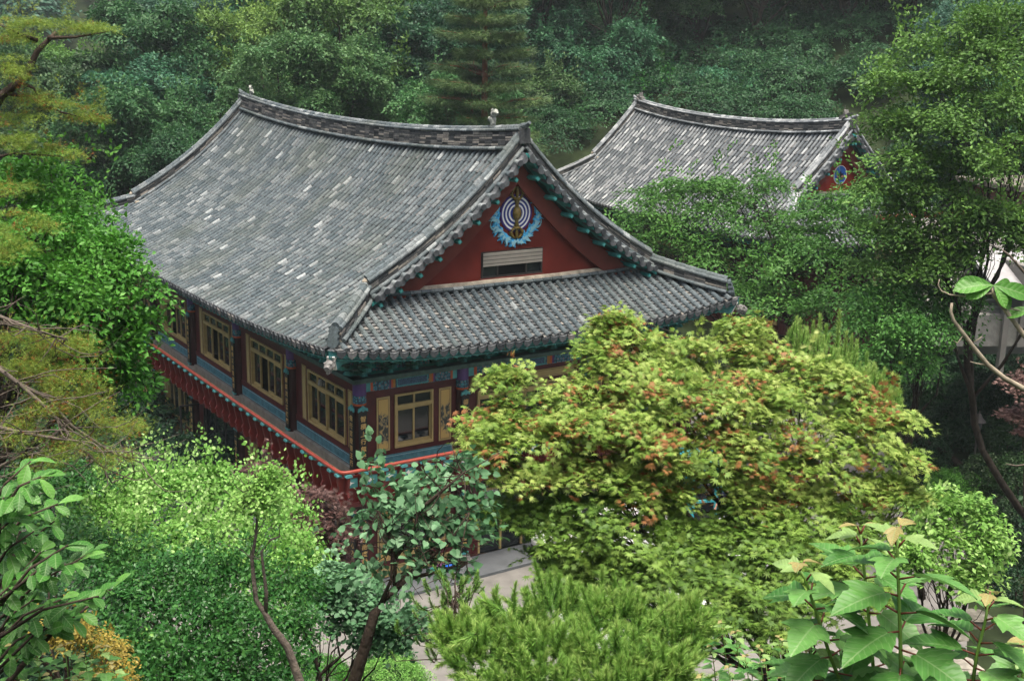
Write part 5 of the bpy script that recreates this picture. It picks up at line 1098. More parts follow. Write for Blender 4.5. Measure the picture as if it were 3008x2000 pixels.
# --- needle shoots
def shoots(name, label, cat, rng, starts, lmat, nl=.05, per=150, sl=(.2, .4), up=.9, base=(0, 0, 0), bark=BARK, stemr=.006, group=None, trunk=None, cn='needles', vb=0.):
    """starts: (x,y,z, dirx,diry,dirz, length)"""
    P_, N_, D_, S_, V_ = [], [], [], [], []; b = np.array(base, float); mb = MB()
    for s in starts:
        o = np.array(s[:3]); d = unit(np.array(s[3:6])); L = s[6]; side = unit(np.cross(d, [0, 0, 1.]) + 1e-4); up_ = np.cross(side, d); bend = up_ * L * .25 * up
        n = int(per * L / .3); t = rng.random(n); a = rng.uniform(0, 6.283, n)
        p = o + d * L * t[:, None] + bend * (t ** 2)[:, None]; ax = unit(d * L + 2 * bend * t[:, None]); r = np.cos(a)[:, None] * side + np.sin(a)[:, None] * up_
        P_.append(p); D_.append(ax * (.55 + .7 * t[:, None] ** 3) + r * .8 + rng.normal(0, .1, (n, 3))); N_.append(r + rng.normal(0, .4, (n, 3))); S_.append(nl * rng.uniform(.7, 1.1, n) * (1 - .2 * t)); V_.append(np.clip(vb + .25 * rng.random() + .35 * t + .4 * rng.random(n), 0, 1))
        mb.tube([o - b, o + d * L * .5 + bend * .25 - b, o + d * L * .97 + bend * .95 - b], [stemr, stemr * .8, stemr * .4], 4, cap=False)
    t_ = empty(name, b, label=label, cat=cat, group=group)
    link(cn, inst(name + '_needles', T_NEEDLE, np.concatenate(P_) - b, np.concatenate(N_), np.concatenate(D_), np.concatenate(S_), np.concatenate(V_), lmat), t_)
    if trunk: trunk(mb, b)
    mb.build('trunk', bark, t_, smooth=True); return t_
L_YPINE = leaf_mat('young_pine_needles', [(0, (.03, .11, .02)), (.35, (.08, .21, .035)), (.7, (.18, .36, .06)), (1, (.36, .50, .14))], trans=.25, objvar=.02)
G = rg(51); st = []
for (px, py, rx, ry, Y) in [(1500, 1880, 130, 70, 6.6), (1650, 1830, 140, 70, 6.8), (1820, 1850, 130, 70, 6.8), (1960, 1920, 110, 70, 6.6), (1420, 1960, 120, 70, 6.2), (1600, 1960, 150, 80, 6.1), (1780, 1960, 150, 80, 6.1), (1930, 2010, 120, 60, 6.), (1560, 2060, 200, 60, 5.8), (1820, 2060, 200, 60, 5.8), (1360, 1900, 60, 40, 6.4), (2010, 1850, 60, 40, 6.8)]:
    c = at(px, py, Y); k = Y / FPX
    for i in range(75):
        d = sphere_dirs(G, 1, -.2)[0]; o = c + d * np.array([rx, rx * .8, ry]) * k * G.uniform(.4, 1.); dd = d + np.array([0, -.2, .55]) + G.normal(0, .35, 3)
        st.append((*o, *dd, G.uniform(.09, .2)))
for (x0, y0, x1, y1, Y) in [(1620, 1800, 1560, 1655, 6.6), (1770, 1880, 1700, 1735, 6.4), (1850, 1880, 1990, 1770, 6.4), (1490, 1800, 1420, 1770, 6.5), (1810, 1790, 1800, 1700, 6.9), (1680, 1760, 1672, 1700, 6.8), (1500, 1790, 1520, 1720, 6.7), (1550, 1790, 1545, 1730, 6.9), (1620, 1745, 1613, 1690, 7), (1915, 1860, 1925, 1800, 6.7), (1860, 1950, 1960, 1930, 6), (1400, 1860, 1330, 1900, 6), (1770, 1740, 1765, 1670, 7.2), (1850, 1800, 1830, 1750, 7)]:
    a_, b_ = at(x0, y0, Y), at(x1, y1, Y); d = b_ - a_; st.append((*a_, *d, np.linalg.norm(d)))
shoots('pine_bush', 'soft light green pine bush with upright shoots at the bottom centre', 'pine bush', G, st, L_YPINE, nl=.06, per=520, base=(.6, 6.3, 9), up=.3, bark=BARK, stemr=.004, vb=.12)
G = rg(52); st = []
for i in range(110):
    t = G.random(); px = 1337 + G.normal(0, 1) * (28 + 62 * t); py = 1700 + 250 * t; o = at(px, py, 9 + G.normal(0, .12)); sx = np.sign(px - 1337); st.append((*o, sx * G.uniform(.2, .8), G.normal(0, .4), G.uniform(.3, 1), G.uniform(.06, .13)))
def trk(mb, b): 
    mb.tube([at(1350, 2080, 9) - b, at(1345, 1950, 9) - b, at(1337, 1800, 9) - b, at(1337, 1690, 9) - b], [.016, .014, .01, .004], 7)
    for s in st[::2]: mb.tube([at(1339, 1700 + 250 * G.random() * .9 + 30, 9) - b, np.array(s[:3]) - b], [.006, .003], 4)
shoots('pine_sapling', 'thin young pine sapling in front of the path, left of the pine bush', 'pine sapling', G, st, L_YPINE, nl=.055, per=330, base=at(1350, 2080, 9), trunk=trk)
G = rg(53); st = []
for i in range(240):
    u = G.random(); px = 2330 + 290 * u + G.normal(0, 15); top = 960 + 190 * u ** 1.3; py = top + 30 + abs(G.normal(0, 70)); o = at(px, py, 14 + G.normal(0, .25)); st.append((*o, G.normal(0, .2) + .25 * u, G.normal(0, .2), 1, G.uniform(.12, .25)))
for (x, y, h) in [(2345, 1010, 75), (2360, 1000, 45), (2385, 1000, 60), (2402, 1005, 85), (2422, 1010, 60), (2455, 1030, 120), (2480, 1040, 70), (2495, 1060, 80), (2510, 1070, 75), (2540, 1100, 70), (2560, 1120, 60), (2575, 1150, 60), (2590, 1180, 60)]:
    o = at(x, y + 10, 14); st.append((*o, .03, 0, 1, h * 14 / FPX * 1.1))
shoots('candle_pine', 'bright young pine with upright candle shoots rising behind the yellow maple', 'pine tree', G, st, L_YPINE, nl=.075, per=420, base=(3.8, 14, 4.5), up=.1, bark=BARK, stemr=.008, vb=.3)

# --- large-leaved plants close to the camera
def strip_leaf(rows_, bend=.25, fold=.1, ripple=.02):
    """rows: (ymid, xedge, yedge) -> template with midrib, half-width ribs and edge"""
    T = []; F = []
    for i, (ym, xe, ye) in enumerate(rows_):
        for sx in (-1, -.5, 0, .5, 1):
            y = ym + (ye - ym) * abs(sx); z = fold * abs(sx) * min(1, xe * 3) - bend * y * y + (ripple if i % 2 else -ripple) * (abs(sx) == .5)
            T.append((sx * xe, y, z))
    for i in range(len(rows_) - 1):
        for k in range(4): F.append((5 * i + k, 5 * i + k + 1, 5 * i + k + 6, 5 * i + k + 5))
    return np.array(T), F
T_VIB = strip_leaf([(0, .01, 0), (.03, .10, -.02), (.10, .22, .08), (.17, .27, .16), (.24, .37, .28), (.30, .40, .36), (.36, .47, .50), (.42, .30, .48), (.48, .25, .52), (.55, .27, .62), (.62, .23, .68), (.70, .20, .77), (.78, .14, .84), (.88, .09, .92), (1, .005, 1.02)], .22, .09)
T_MAG = strip_leaf([(0, .008, 0), (.08, .05, .1), (.2, .12, .24), (.35, .19, .40), (.5, .235, .55), (.65, .25, .70), (.78, .23, .82), (.89, .16, .92), (.96, .08, .98), (1.03, .005, 1.04)], .3, .08, .008)
class Leaves:
    def __init__(s): s.P, s.N, s.D, s.S, s.V = [], [], [], [], []
    def add(s, p, n, d, sz, v): s.P.append(p); s.N.append(n); s.D.append(d); s.S.append(sz); s.V.append(v)
    def mesh(s, name, T, m, b): return inst(name, T, np.array(s.P) - b, np.array(s.N), np.array(s.D), np.array(s.S), np.array(s.V), m)
VIBG = mat('green_stem', (.14, .26, .05), .5, .4, var=.15); REDST = mat('red_petiole', (.13, .035, .02), .5, .4)
L_VIB = leaf_mat('lobed_leaf', [(0, (.045, .18, .03)), (.5, (.10, .28, .055)), (.86, (.19, .42, .11)), (.93, (.34, .45, .15)), (1, (.42, .24, .10))], trans=.3, objvar=.0, rough=.42, spec=.3, veins=9)
def viburnum(label, stem, Y, scale, seed, group=None, name='lobed_shrub', nodes=7, top=True):
    """stem: pixel polyline bottom to top"""
    G = rg(seed); b = at(*stem[0], Y); pts = [at(x, y, Y) for x, y in stem]; mb = MB(); lv = Leaves()
    mb.tube([p - b for p in pts], list(np.linspace(.0055, .003, len(pts)) * scale), 7, 0)
    d = [0]
    for i in range(1, len(pts)): d.append(d[-1] + np.linalg.norm(pts[i] - pts[i - 1]))
    A0_ = G.uniform(0, 1.5)
    for k in range(nodes):
        q = d[-1] * (1 - (k / nodes) ** 1.15 * .98); p = np.array([np.interp(q, d, [w[i] for w in pts]) for i in range(3)])
        sz = scale * min(.145, .05 + .028 * k) * G.uniform(.9, 1.1)
        for side in (0, 1):
            a = A0_ + (k % 2) * 1.45 + side * math.pi + G.normal(0, .25)
            if abs(math.cos(a)) < .25: a += .5
            dr = np.array([math.cos(a), math.sin(a) * .8, .45 - .09 * k + (0.5 if k < 2 else 0)]); dr = unit(dr)
            pe = p + dr * sz * .28 + np.array([0, 0, .012 * scale]); mb.tube([p - b, pe - b], [.003 * scale, .0022 * scale], 5, 1)
            n = np.array([0, 0, 1.]) + G.normal(0, .2, 3) + np.array([0, .05, 0])
            lv.add(pe, n, dr + np.array([0, 0, -.12]), sz, (.97 if k == 0 else .9 if k == 1 else G.uniform(.1, .8)))
    t = empty(name, b, label=label, cat='shrub', group=group)
    link('leaves', lv.mesh('lobed_leaves', T_VIB, L_VIB, b), t); mb.build('stem', [VIBG, REDST], t, smooth=True)
viburnum('tall stem of large lobed leaves with bronze tip, second from the left at lower right', [(2575, 2080), (2560, 1900), (2545, 1740), (2535, 1640), (2528, 1568)], 2.9, 1., 61, nodes=10)
viburnum('straightest tall stem of large lobed leaves with bronze tip at lower right', [(2648, 2080), (2645, 1900), (2640, 1740), (2636, 1640), (2637, 1572)], 2.6, 1., 62, nodes=10)
viburnum('left-leaning stem of large lobed leaves over the lower maple', [(2500, 2080), (2440, 1930), (2395, 1790), (2365, 1700), (2350, 1675)], 2.7, .95, 63, nodes=9)
viburnum('short stem of large lobed leaves in front of the rocks', [(2845, 2080), (2870, 1920), (2895, 1820), (2903, 1765)], 2.7, .95, 64, nodes=9)
viburnum('low stem of large lobed leaves by the bottom right corner', [(2990, 2120), (3000, 2000), (3020, 1900)], 2.9, .9, 65, nodes=6)
viburnum('lowest broad-leaved stem between the tall ones', [(2400, 2120), (2390, 2000), (2380, 1900)], 2.8, .95, 69, nodes=6)
G = rg(66)
for i, (px, py) in enumerate([(2090, 1900), (2160, 1860), (2230, 1910), (2140, 1960), (2290, 1880), (2330, 1940), (2210, 1990), (2060, 1990), (2280, 2000), (2120, 1830), (2350, 1850), (2190, 1930), (2250, 1950), (2400, 1990), (2100, 2040), (2300, 2040)]):
    viburnum('small lobed-leaf shoot, %s from the left in the low clump right of the pine bush' % nth([4, 7, 10, 6, 12, 14, 9, 1, 13, 5, 15, 8, 11, 16, 2, 3][i] - 1), [(px + 15, py + 130), (px + 8, py + 60), (px, py)], 5.3 + G.uniform(-.4, .4), .6, 70 + i, 'low lobed-leaf shoots right of the pine bush', nodes=5)
for i, (px, py) in enumerate([(40, 1900), (110, 1930), (190, 1900), (250, 1930), (300, 1905), (60, 1980), (150, 1985), (230, 1990), (290, 1990), (20, 2030), (330, 1960), (100, 1870)]):
    viburnum('small lobed-leaf shoot, %s from the left in the clump at the bottom left' % nth([2, 5, 7, 9, 11, 3, 6, 8, 10, 1, 12, 4][i] - 1), [(px + 15, py + 130), (px + 8, py + 60), (px, py)], 4.3 + G.uniform(-.3, .3), .55, 90 + i, 'low lobed-leaf shoots at the bottom left', nodes=5)
# magnolia at the left edge
t = empty('magnolia_shrub', at(-60, 2100, 4.), label='glossy large-leaved magnolia branches reaching in from the lower left edge', cat='shrub'); b = at(-60, 2100, 4.); G = rg(67); lv = Leaves(); mb = MB()
br = []
for (x1, y1) in [(90, 1355), (120, 1400), (60, 1440), (160, 1530), (170, 1480), (100, 1560), (40, 1520), (270, 1620), (200, 1600), (230, 1650), (120, 1680), (60, 1620), (330, 1730), (290, 1750), (250, 1790), (180, 1760), (100, 1760), (30, 1720), (150, 1830), (60, 1830), (220, 1810), (20, 1880), (120, 1620), (10, 1460)]:
    Y = 4 + G.uniform(-.3, .3); p0 = at(-60 + G.uniform(0, 60), y1 + G.uniform(120, 260), Y); p1 = at(x1, y1, Y); md = (p0 + p1) / 2 + np.array([0, 0, .04]); br.append((p0, md, p1)); mb.tube([p0 - b, md - b, p1 - b], [.007, .005, .003], 6)
    n = 13
    for k in range(n):
        f = .35 + .65 * k / (n - 1); p = (p0 * (1 - f) ** 2 + 2 * f * (1 - f) * md + p1 * f * f); ax = unit(p1 - md); s_ = unit(np.cross(ax, [0, 0, 1.])); sg = 1 if k % 2 else -1
        d = ax * (.45 + .6 * (k >= n - 2)) + s_ * sg * .7 + np.array([0, 0, .25]) + G.normal(0, .2, 3); nn = np.array([0, -.35, 1.]) + G.normal(0, .35, 3)
        lv.add(p, nn, d, G.uniform(.055, .09), G.uniform(0, .7) + (.3 if k >= n - 2 else 0))
mb.tube([at(-60, 2100, 4) - b, at(60, 1960, 4) - b, at(170, 1840, 4) - b, at(290, 1760, 4) - b], [.014, .011, .008, .004], 7); mb.tube([at(-60, 1900, 4) - b, at(20, 1700, 4) - b, at(60, 1560, 4) - b], [.012, .009, .005], 7)
link('leaves', lv.mesh('magnolia_leaves', T_MAG, L_BIG, b), t); mb.build('branches', BARK, t, smooth=True)
# magnolia twig with one whorl of leaves at the right edge
b = at(3060, 1010, 3.5); t = empty('magnolia_twig', b, label='pale bare twig with one whorl of large bright leaves at the right edge', cat='branch'); mb = MB(); lv = Leaves(); q = lambda x, y, Y=3.5: at(x, y, Y) - b
for pts, r in (([(3060, 1040), (3008, 985), (2960, 920), (2920, 870), (2912, 845)], .009), ([(2925, 880), (2960, 905), (3008, 915), (3060, 915)], .003), ([(2912, 862), (2870, 868), (2830, 870), (2790, 866), (2765, 855), (2755, 838), (2760, 820)], .0035), ([(3080, 1170), (3008, 1142), (2950, 1110), (2900, 1070), (2860, 1020), (2830, 980), (2800, 940), (2793, 915), (2796, 890)], .009), ([(2860, 1030), (2850, 1010), (2868, 1000), (2885, 988)], .003), ([(2900, 1072), (2870, 1068), (2850, 1062)], .003), ([(2832, 982), (2812, 1008), (2800, 1000)], .002)):
    mb.tube([q(*p) for p in pts], list(np.linspace(r, r * .45, len(pts))), 7)
p = at(2918, 838, 3.5)
for a, el, sz in ((3.0, .1, .11), (3.6, -.1, .10), (2.4, .3, .09), (4.3, -.5, .085), (.15, .1, .11), (-.5, -.2, .105), (-.95, -.5, .085), (5.0, -.9, .07)):
    dr = np.array([math.cos(a), -.3 + .3 * math.sin(a * 2), .25 + el * .3 + .3 * math.sin(a)]); lv.add(p, np.array([0, -.75, .8]) + rg(int(abs(a) * 9) + 5).normal(0, .2, 3), dr, sz, .75 + .1 * math.sin(a * 3))
p = at(3040, 905, 3.5); lv.add(p, np.array([0, -.5, 1]), np.array([-.6, 0, -.3]), .08, .8)
link('leaves', lv.mesh('magnolia_leaves', T_MAG, L_BIG, b), t); mb.build('twig', TWIG, t, smooth=True)
# ochre bush, right round bush, clipped bushes
plant('ochre_bush', 'small yellow-brown bush between the magnolia and the dark shrub, bottom left', 'bush', rg(68), px_lumps([(200, 1850, 70, 40, 6), (260, 1880, 70, 40, 6.1), (330, 1930, 60, 50, 6.2), (300, 1990, 80, 40, 6), (150, 1870, 40, 30, 6), (350, 2010, 40, 30, 6)]), .022, T_OVAL, L_OCHRE, base=(-2.2, 6.1, 8.4), r0=.01, per=26, sr=.07, upb=.8, inner=.7, ntw=20)
plant('garden_bush', 'light green leafy bush in front of the grey boulder at the right', 'bush', rg(81), px_lumps([(2720, 1500, 70, 40, 14), (2800, 1490, 80, 45, 14), (2880, 1530, 70, 45, 14), (2700, 1580, 70, 50, 13.8), (2800, 1590, 90, 60, 13.8), (2890, 1610, 60, 50, 13.8), (2760, 1670, 80, 50, 13.6), (2850, 1690, 60, 40, 13.6), (2660, 1640, 60, 50, 13.5)]), .08, T_OVAL, L_LIME, base=(5.5, 13.8, 4.4), r0=.05, per=26, sr=.22, upb=1., droop=.35, zmin=-.5, inner=.5, ntw=40)
def bush(px, py, rx, ry, z, label, lm=None, leaf=.05, seed=0, group=None):
    p = atz(px, py + ry * .8, z); k = p[1] / FPX; s = (rx * k, rx * k * .9, ry * k * 1.25)
    plant('clipped_bush', label, 'bush', rg(seed), [(p[0], p[1], p[2] + s[2] * .55, *s)], leaf, T_OVAL, lm or L_CLIP, base=(p[0], p[1], p[2]), r0=.03, sub=0, sprig=0, per=26, sr=.12, upb=.15, droop=.0, zmin=-.5, inner=.1, jit=.6, flat=.3, ntw=10, group=group)
bush(1130, 1930, 90, 50, 0, 'dark green clipped dome by the path, behind the yellow-green one', seed=1)
bush(1150, 1990, 110, 50, 0, 'yellow-green clipped dome at the bottom edge by the path', L_LIME, seed=2)
bush(930, 1980, 100, 50, 0, 'low clipped bush left of the yellow-green dome', L_BROAD, seed=3)
bush(2800, 1430, 85, 45, .3, 'rounded green clipped bush left of the grey boulder', L_BROAD, seed=4, leaf=.06)
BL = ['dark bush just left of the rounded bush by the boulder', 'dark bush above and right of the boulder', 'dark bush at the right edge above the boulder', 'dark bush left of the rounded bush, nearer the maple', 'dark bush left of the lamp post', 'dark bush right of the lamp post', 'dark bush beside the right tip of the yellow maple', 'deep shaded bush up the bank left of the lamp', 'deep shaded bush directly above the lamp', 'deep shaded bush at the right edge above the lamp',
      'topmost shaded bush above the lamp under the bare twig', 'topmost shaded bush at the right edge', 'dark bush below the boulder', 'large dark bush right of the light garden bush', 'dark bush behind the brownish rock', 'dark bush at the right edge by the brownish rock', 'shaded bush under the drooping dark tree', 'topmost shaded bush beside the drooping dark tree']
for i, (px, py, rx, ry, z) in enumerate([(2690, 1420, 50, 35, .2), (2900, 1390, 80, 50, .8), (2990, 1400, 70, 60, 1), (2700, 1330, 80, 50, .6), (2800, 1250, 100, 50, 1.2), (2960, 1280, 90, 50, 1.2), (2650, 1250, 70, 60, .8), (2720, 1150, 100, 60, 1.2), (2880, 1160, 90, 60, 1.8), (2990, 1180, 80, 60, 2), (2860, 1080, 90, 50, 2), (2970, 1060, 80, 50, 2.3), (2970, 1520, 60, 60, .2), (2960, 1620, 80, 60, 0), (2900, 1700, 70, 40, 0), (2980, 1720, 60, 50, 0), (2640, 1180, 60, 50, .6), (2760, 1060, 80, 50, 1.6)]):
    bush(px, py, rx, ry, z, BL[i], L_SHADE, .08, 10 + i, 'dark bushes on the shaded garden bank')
plant('purple_maple', 'reddish maple leaves at the right edge above the lamp post', 'maple tree', rg(82), px_lumps([(3000, 1130, 50, 20, 26), (3000, 1220, 50, 30, 26), (3010, 1260, 40, 20, 26)]), .09, T_MAPLE, L_PURPLE, base=(12.2, 26.2, 0), r0=.05, per=20, sr=.25, upb=1.2, inner=.5, ntw=14)

# ================================================================== garden objects
def rock(px, py, w, h, z, label, seed, m=None):
    G = rg(seed); p = atz(px, py + h * .5, z); k = p[1] / FPX; bm_v = []; n1, n2 = 9, 14; mb = MB(); vs = []
    for i in range(n1 + 1):
        for j in range(n2):
            a = math.pi * i / n1; c_ = 2 * math.pi * j / n2; d = np.array([math.sin(a) * math.cos(c_), math.sin(a) * math.sin(c_), math.cos(a)])
            r = 1 + .13 * math.sin(3.1 * d[0] + seed) + .12 * math.sin(4.3 * d[1] + 2 * seed) + .1 * math.sin(5.1 * d[2] + seed) + (G.normal(0, .03) if 0 < i < n1 else 0)
            d = np.sign(d) * np.abs(d) ** .75
            vs.append(d * r * np.array([w * k / 2, w * k / 2 * .8, h * k * .62]) + [0, 0, h * k * .3])
    mb.add(vs, [(i * n2 + j, i * n2 + (j + 1) % n2, (i + 1) * n2 + (j + 1) % n2, (i + 1) * n2 + j) for i in range(n1) for j in range(n2)])
    o = mb.build('rock', m or ROCK, None, label=label, cat='rock'); o.location = p
ROCK = mat('mossy_rock', (.13, .125, .10), .95, .15, var=.55, vscale=3, bump=1., bscale=9)
ROCKL = mat('pale_rock', (.26, .245, .2), .95, .15, var=.4, vscale=4, bump=.8, bscale=9)
rock(2935, 1480, 70, 55, .1, 'large grey boulder behind the light green garden bush', 1); rock(2995, 1500, 50, 30, .1, 'small rock beside the large grey boulder', 2)
rock(2710, 1860, 75, 50, 0, 'left rounded rock of the low rock edging, lower right', 3); rock(2790, 1840, 110, 60, 0, 'blocky rock in the middle of the low rock edging', 4, ROCKL); rock(2850, 1810, 120, 40, 0, 'long flat rock behind the blocky rock edging', 5)
rock(2930, 1730, 55, 30, 0, 'brownish rock at the foot of the dark bushes', 6, ROCKL); rock(2700, 1920, 140, 20, 0, 'flat stepping stone below the rock edging', 7, ROCKL); rock(2830, 1950, 120, 20, 0, 'pale flat stepping stone nearest the right stems', 8, ROCKL)
# lamp post
p = atz(2862, 1345, .9); t = empty('garden_lamp', p, label='dark lantern lamp post with pointed cap among the dark bushes', cat='lamp post'); LM = mat('lamp_metal', (.13, .115, .1), .6, .4, var=.3)
mb = MB(); mb.lathe((0, 0, -.6), [(.07, 0), (.05, .2), (.04, .25), (.035, 1.25), (.06, 1.28), (.06, 1.35), (.035, 1.4), (.07, 1.46), (.05, 1.52), (.1, 1.56)], 12); mb.build('post', LM, t)
mb = MB(); mb.lathe((0, 0, .98), [(.09, 0), (.14, .32)], 8); mb.build('lantern_glass', mat('lamp_glass', (.12, .14, .13), .2, .5), t)
mb = MB(); mb.lathe((0, 0, 1.30), [(.24, 0), (.22, .04), (.12, .14), (.06, .26), (.02, .3), (.025, .34), (.004, .4)], 16); mb.build('lantern_cap', LM, t)
mb = MB()
for k in range(6): a = k * math.pi / 3; mb.tube([(.095 * math.cos(a), .095 * math.sin(a), .96), (.145 * math.cos(a), .145 * math.sin(a), 1.3)], .01, 5)
mb.build('lantern_frame', LM, t)
# pale outbuilding, stair and terrace walls at the right
OFFW = mat('offwhite_render', (.17, .165, .15), .85, .2, var=.12, vscale=1.5); TANW = mat('tan_wall', (.22, .18, .11), .9, .1, var=.2, vscale=2)
def block(name, label, cat, px, py, Y, w, d, h, rz, m, top=None, trim=None):
    p = at(px, py, Y); t = empty(name, p, rz, label=label, cat=cat); mb = MB(); mb.box((0, 0, -h), (w, d, 0)); mb.build('wall', m, t, bevel=.02)
    if top: mb = MB(); mb.box((-.15, -.2, 0), (w + .15, d + .1, .18)); mb.build('coping', top, t, bevel=.02)
    if trim: mb = MB(); mb.box((-.1, d * .9, .18), (w + .1, d + .15, .3)); mb.build('trim', trim, t)
    return t
block('terrace_wall', 'curved tan terrace wall with pale parapet and red-brown edge, upper right', 'wall', 2740, 690, 44, 7, 3, 2.6, .42, TANW, OFFW, mat('redbrown_trim', (.2, .05, .03), .7))
p = at(2840, 735, 38); t = empty('outbuilding', p, .12, label='low pale outbuilding with flat white roof at the right edge', cat='building')
mb = MB(); mb.box((0, 0, -.25), (7, 4, 0)); mb.build('roof', OFFW, t, bevel=.02); mb = MB(); mb.box((.3, .3, -3.5), (6.8, 3.8, -.25)); mb.build('wall', OFFW, t)
mb = MB(); mb.add([(0, -2.2, -.9), (7, -2.2, -.9), (7, 0, -.02), (0, 0, -.02), (0, -2.2, -1.0), (7, -2.2, -1.0), (7, 0, -.12), (0, 0, -.12)], [(0, 1, 2, 3), (4, 7, 6, 5), (0, 4, 5, 1), (1, 5, 6, 2), (3, 2, 6, 7), (0, 3, 7, 4)]); mb.build('canopy', mat('canopy_sheet', (.30, .30, .30), .7, var=.12), t)
mb = MB()
for x in (.4, 2.4, 4.4, 6.4): mb = MB(); mb.box((x, -2.0, -3.5), (x + .18, -1.82, -.95)); mb.build('canopy_post', OFFW, t)
p = at(2755, 925, 36); t = empty('stone_stair', p, .1, label='grey stone stair under the trees left of the outbuilding', cat='stair'); mb = MB()
for k in range(7): mb.box((-.3, .3 * k, -1.), (2.6, .3 * k + .34, .16 * k))
mb.build('steps', STONE, t, bevel=.01); mb = MB(); mb.box((2.6, -.1, -1), (2.85, 2.2, 1.5)); mb.build('side_wall', OFFW, t)
p = at(2990, 560, 47); t = empty('timber_shed', p, .3, label='brown weathered timber shed behind the trees at the right edge', cat='shed')
mb = MB()
for k in range(11): mb.box((0, 0, -3.4 + .3 * k), (6, 3, -3.4 + .3 * k + .26), k % 2)
mb.build('wall', [mat('brown_boards', (.12, .06, .04), .9, var=.4, vscale=3), mat('grey_brown_boards', (.16, .11, .085), .9, var=.4, vscale=3)], t)
mb = MB(); mb.box((-.4, -.5, 0), (6.4, 3.4, .2)); mb.build('roof', ROCK, t)
# teal booth with a person leaning in the doorway
p = atz(2095, 1565, 0); t = empty('teal_booth', p, .25, label='small teal-framed booth with open door behind the maple', cat='booth')
TB = mat('booth_teal', (.05, .42, .48), .45, .4, var=.1); mb = MB()
for x in (-.75, -.02, .66): mb.box((x, 0, 0), (x + .1, .1, 2.1))
for z in (0, 1.0, 2.02): mb.box((-.75, .0, z), (-.02, .08, z + .09))
mb.box((-.8, 0, 2.1), (.8, 1.6, 2.22)); mb.box((-.75, 1.5, 0), (.76, 1.6, 2.1)); mb.box((.66, .1, 0), (.74, 1.5, 1.0)); mb.box((-.75, .1, 0), (-.68, 1.5, 1.0)); mb.build('frame', TB, t, bevel=.008)
mb = MB(); mb.box((-.66, .04, .1), (-.03, .05, 1.0)); mb.box((-.66, .04, 1.09), (-.03, .05, 2.02)); mb.build('pane', GLASS, t)
mb = MB(); mb.box((.76, -.6, .02), (.82, .02, 2.05)); mb.build('door', TB, t)
def person(p, rz, label, shirt, trousers, hat=False, lean=.15):
    t = empty('person', p, rz, label=label, cat='person'); me = bpy.data.meshes.new('body')
    J = {'pel': (0, 0, .92, .15), 'wai': (0, -.02, 1.08, .13), 'che': (0, -.08 - lean * .3, 1.3, .16), 'nek': (0, -.11 - lean * .5, 1.48, .06), 'hd0': (0, -.13 - lean * .6, 1.55, .075), 'hd1': (0, -.14 - lean * .6, 1.66, .095), 'hd2': (0, -.13 - lean * .6, 1.74, .07),
         'lh': (.1, 0, .86, .1), 'lk': (.11, -.05, .47, .065), 'la': (.11, .0, .09, .045), 'lt': (.12, -.16, .04, .04), 'rh': (-.1, 0, .86, .1), 'rk': (-.11, -.02, .47, .065), 'ra': (-.11, .06, .09, .045), 'rt': (-.12, -.1, .04, .04),
         'ls': (.19, -.09 - lean * .3, 1.4, .06), 'le': (.27, -.14, 1.13, .045), 'lw': (.24, -.36, 1.02, .03), 'lp': (.235, -.43, 1.0, .034), 'rs': (-.19, -.09 - lean * .3, 1.4, .06), 're': (-.27, -.1, 1.12, .045), 'rw': (-.25, -.3, .98, .03), 'rp': (-.245, -.37, .96, .034)}
    E_ = [('pel', 'wai'), ('wai', 'che'), ('che', 'nek'), ('nek', 'hd0'), ('hd0', 'hd1'), ('hd1', 'hd2'), ('pel', 'lh'), ('lh', 'lk'), ('lk', 'la'), ('la', 'lt'), ('pel', 'rh'), ('rh', 'rk'), ('rk', 'ra'), ('ra', 'rt'), ('che', 'ls'), ('ls', 'le'), ('le', 'lw'), ('lw', 'lp'), ('che', 'rs'), ('rs', 're'), ('re', 'rw'), ('rw', 'rp')]
    ks = list(J); V = [J[k][:3] for k in ks]; Rr = [J[k][3] for k in ks]
    for sgn, w in ((1, 'lp'), (-1, 'rp')):
        c0 = np.array(J[w][:3])
        for f in range(5):
            o = c0 + np.array([(-.026 + .013 * f) * 1.0, -.03, 0]) if f < 4 else c0 + np.array([-sgn * .03, 0, .01]); l = [.05, .06, .056, .045, .04][f]
            e = o + np.array([0, -l * .7, -l * .3]) if f < 4 else o + np.array([-sgn * .02, -.03, -.005]); i0 = len(V); V += [tuple(o), tuple(e)]; Rr += [.009, .007]; E_ += [(w, i0), (i0, i0 + 1)]
    idx = {k: i for i, k in enumerate(ks)}; me.from_pydata(V, [tuple(idx.get(q, q) for q in e) for e in E_], [])
    o = bpy.data.objects.new('body', me); COL.objects.link(o); o.parent = t; s = o.modifiers.new('skin', 'SKIN'); me.skin_vertices[0].data[0].use_root = True
    for i, r in enumerate(Rr): me.skin_vertices[0].data[i].radius = (r, r * .85)
    u = o.modifiers.new('sub', 'SUBSURF'); u.levels = 2; u.render_levels = 2
    dg = bpy.context.evaluated_depsgraph_get(); m2 = bpy.data.meshes.new_from_object(o.evaluated_get(dg)); bpy.data.objects.remove(o)
    for q in (mat('skin', (.32, .17, .11), .6, .3), shirt, trousers, mat('dark_hair', (.012, .01, .009), .6), mat('dark_shoe', (.02, .02, .02), .5)): m2.materials.append(q)
    for f in m2.polygons:
        c = f.center; x, y, z = c; arm = abs(x) > .2
        f.material_index = 4 if z < .09 else 2 if z < .93 and not (arm and y < -.15) else (0 if z > 1.5 or (arm and z < 1.2 and y < -.13) or (abs(x) > .22 and y < -.25) else 1)
        if z > 1.68 or (z > 1.58 and y > -.12 - lean * .6): f.material_index = 3
        f.use_smooth = True
    b = link('body', m2, t); mb = MB(); hy = -.14 - lean * .6
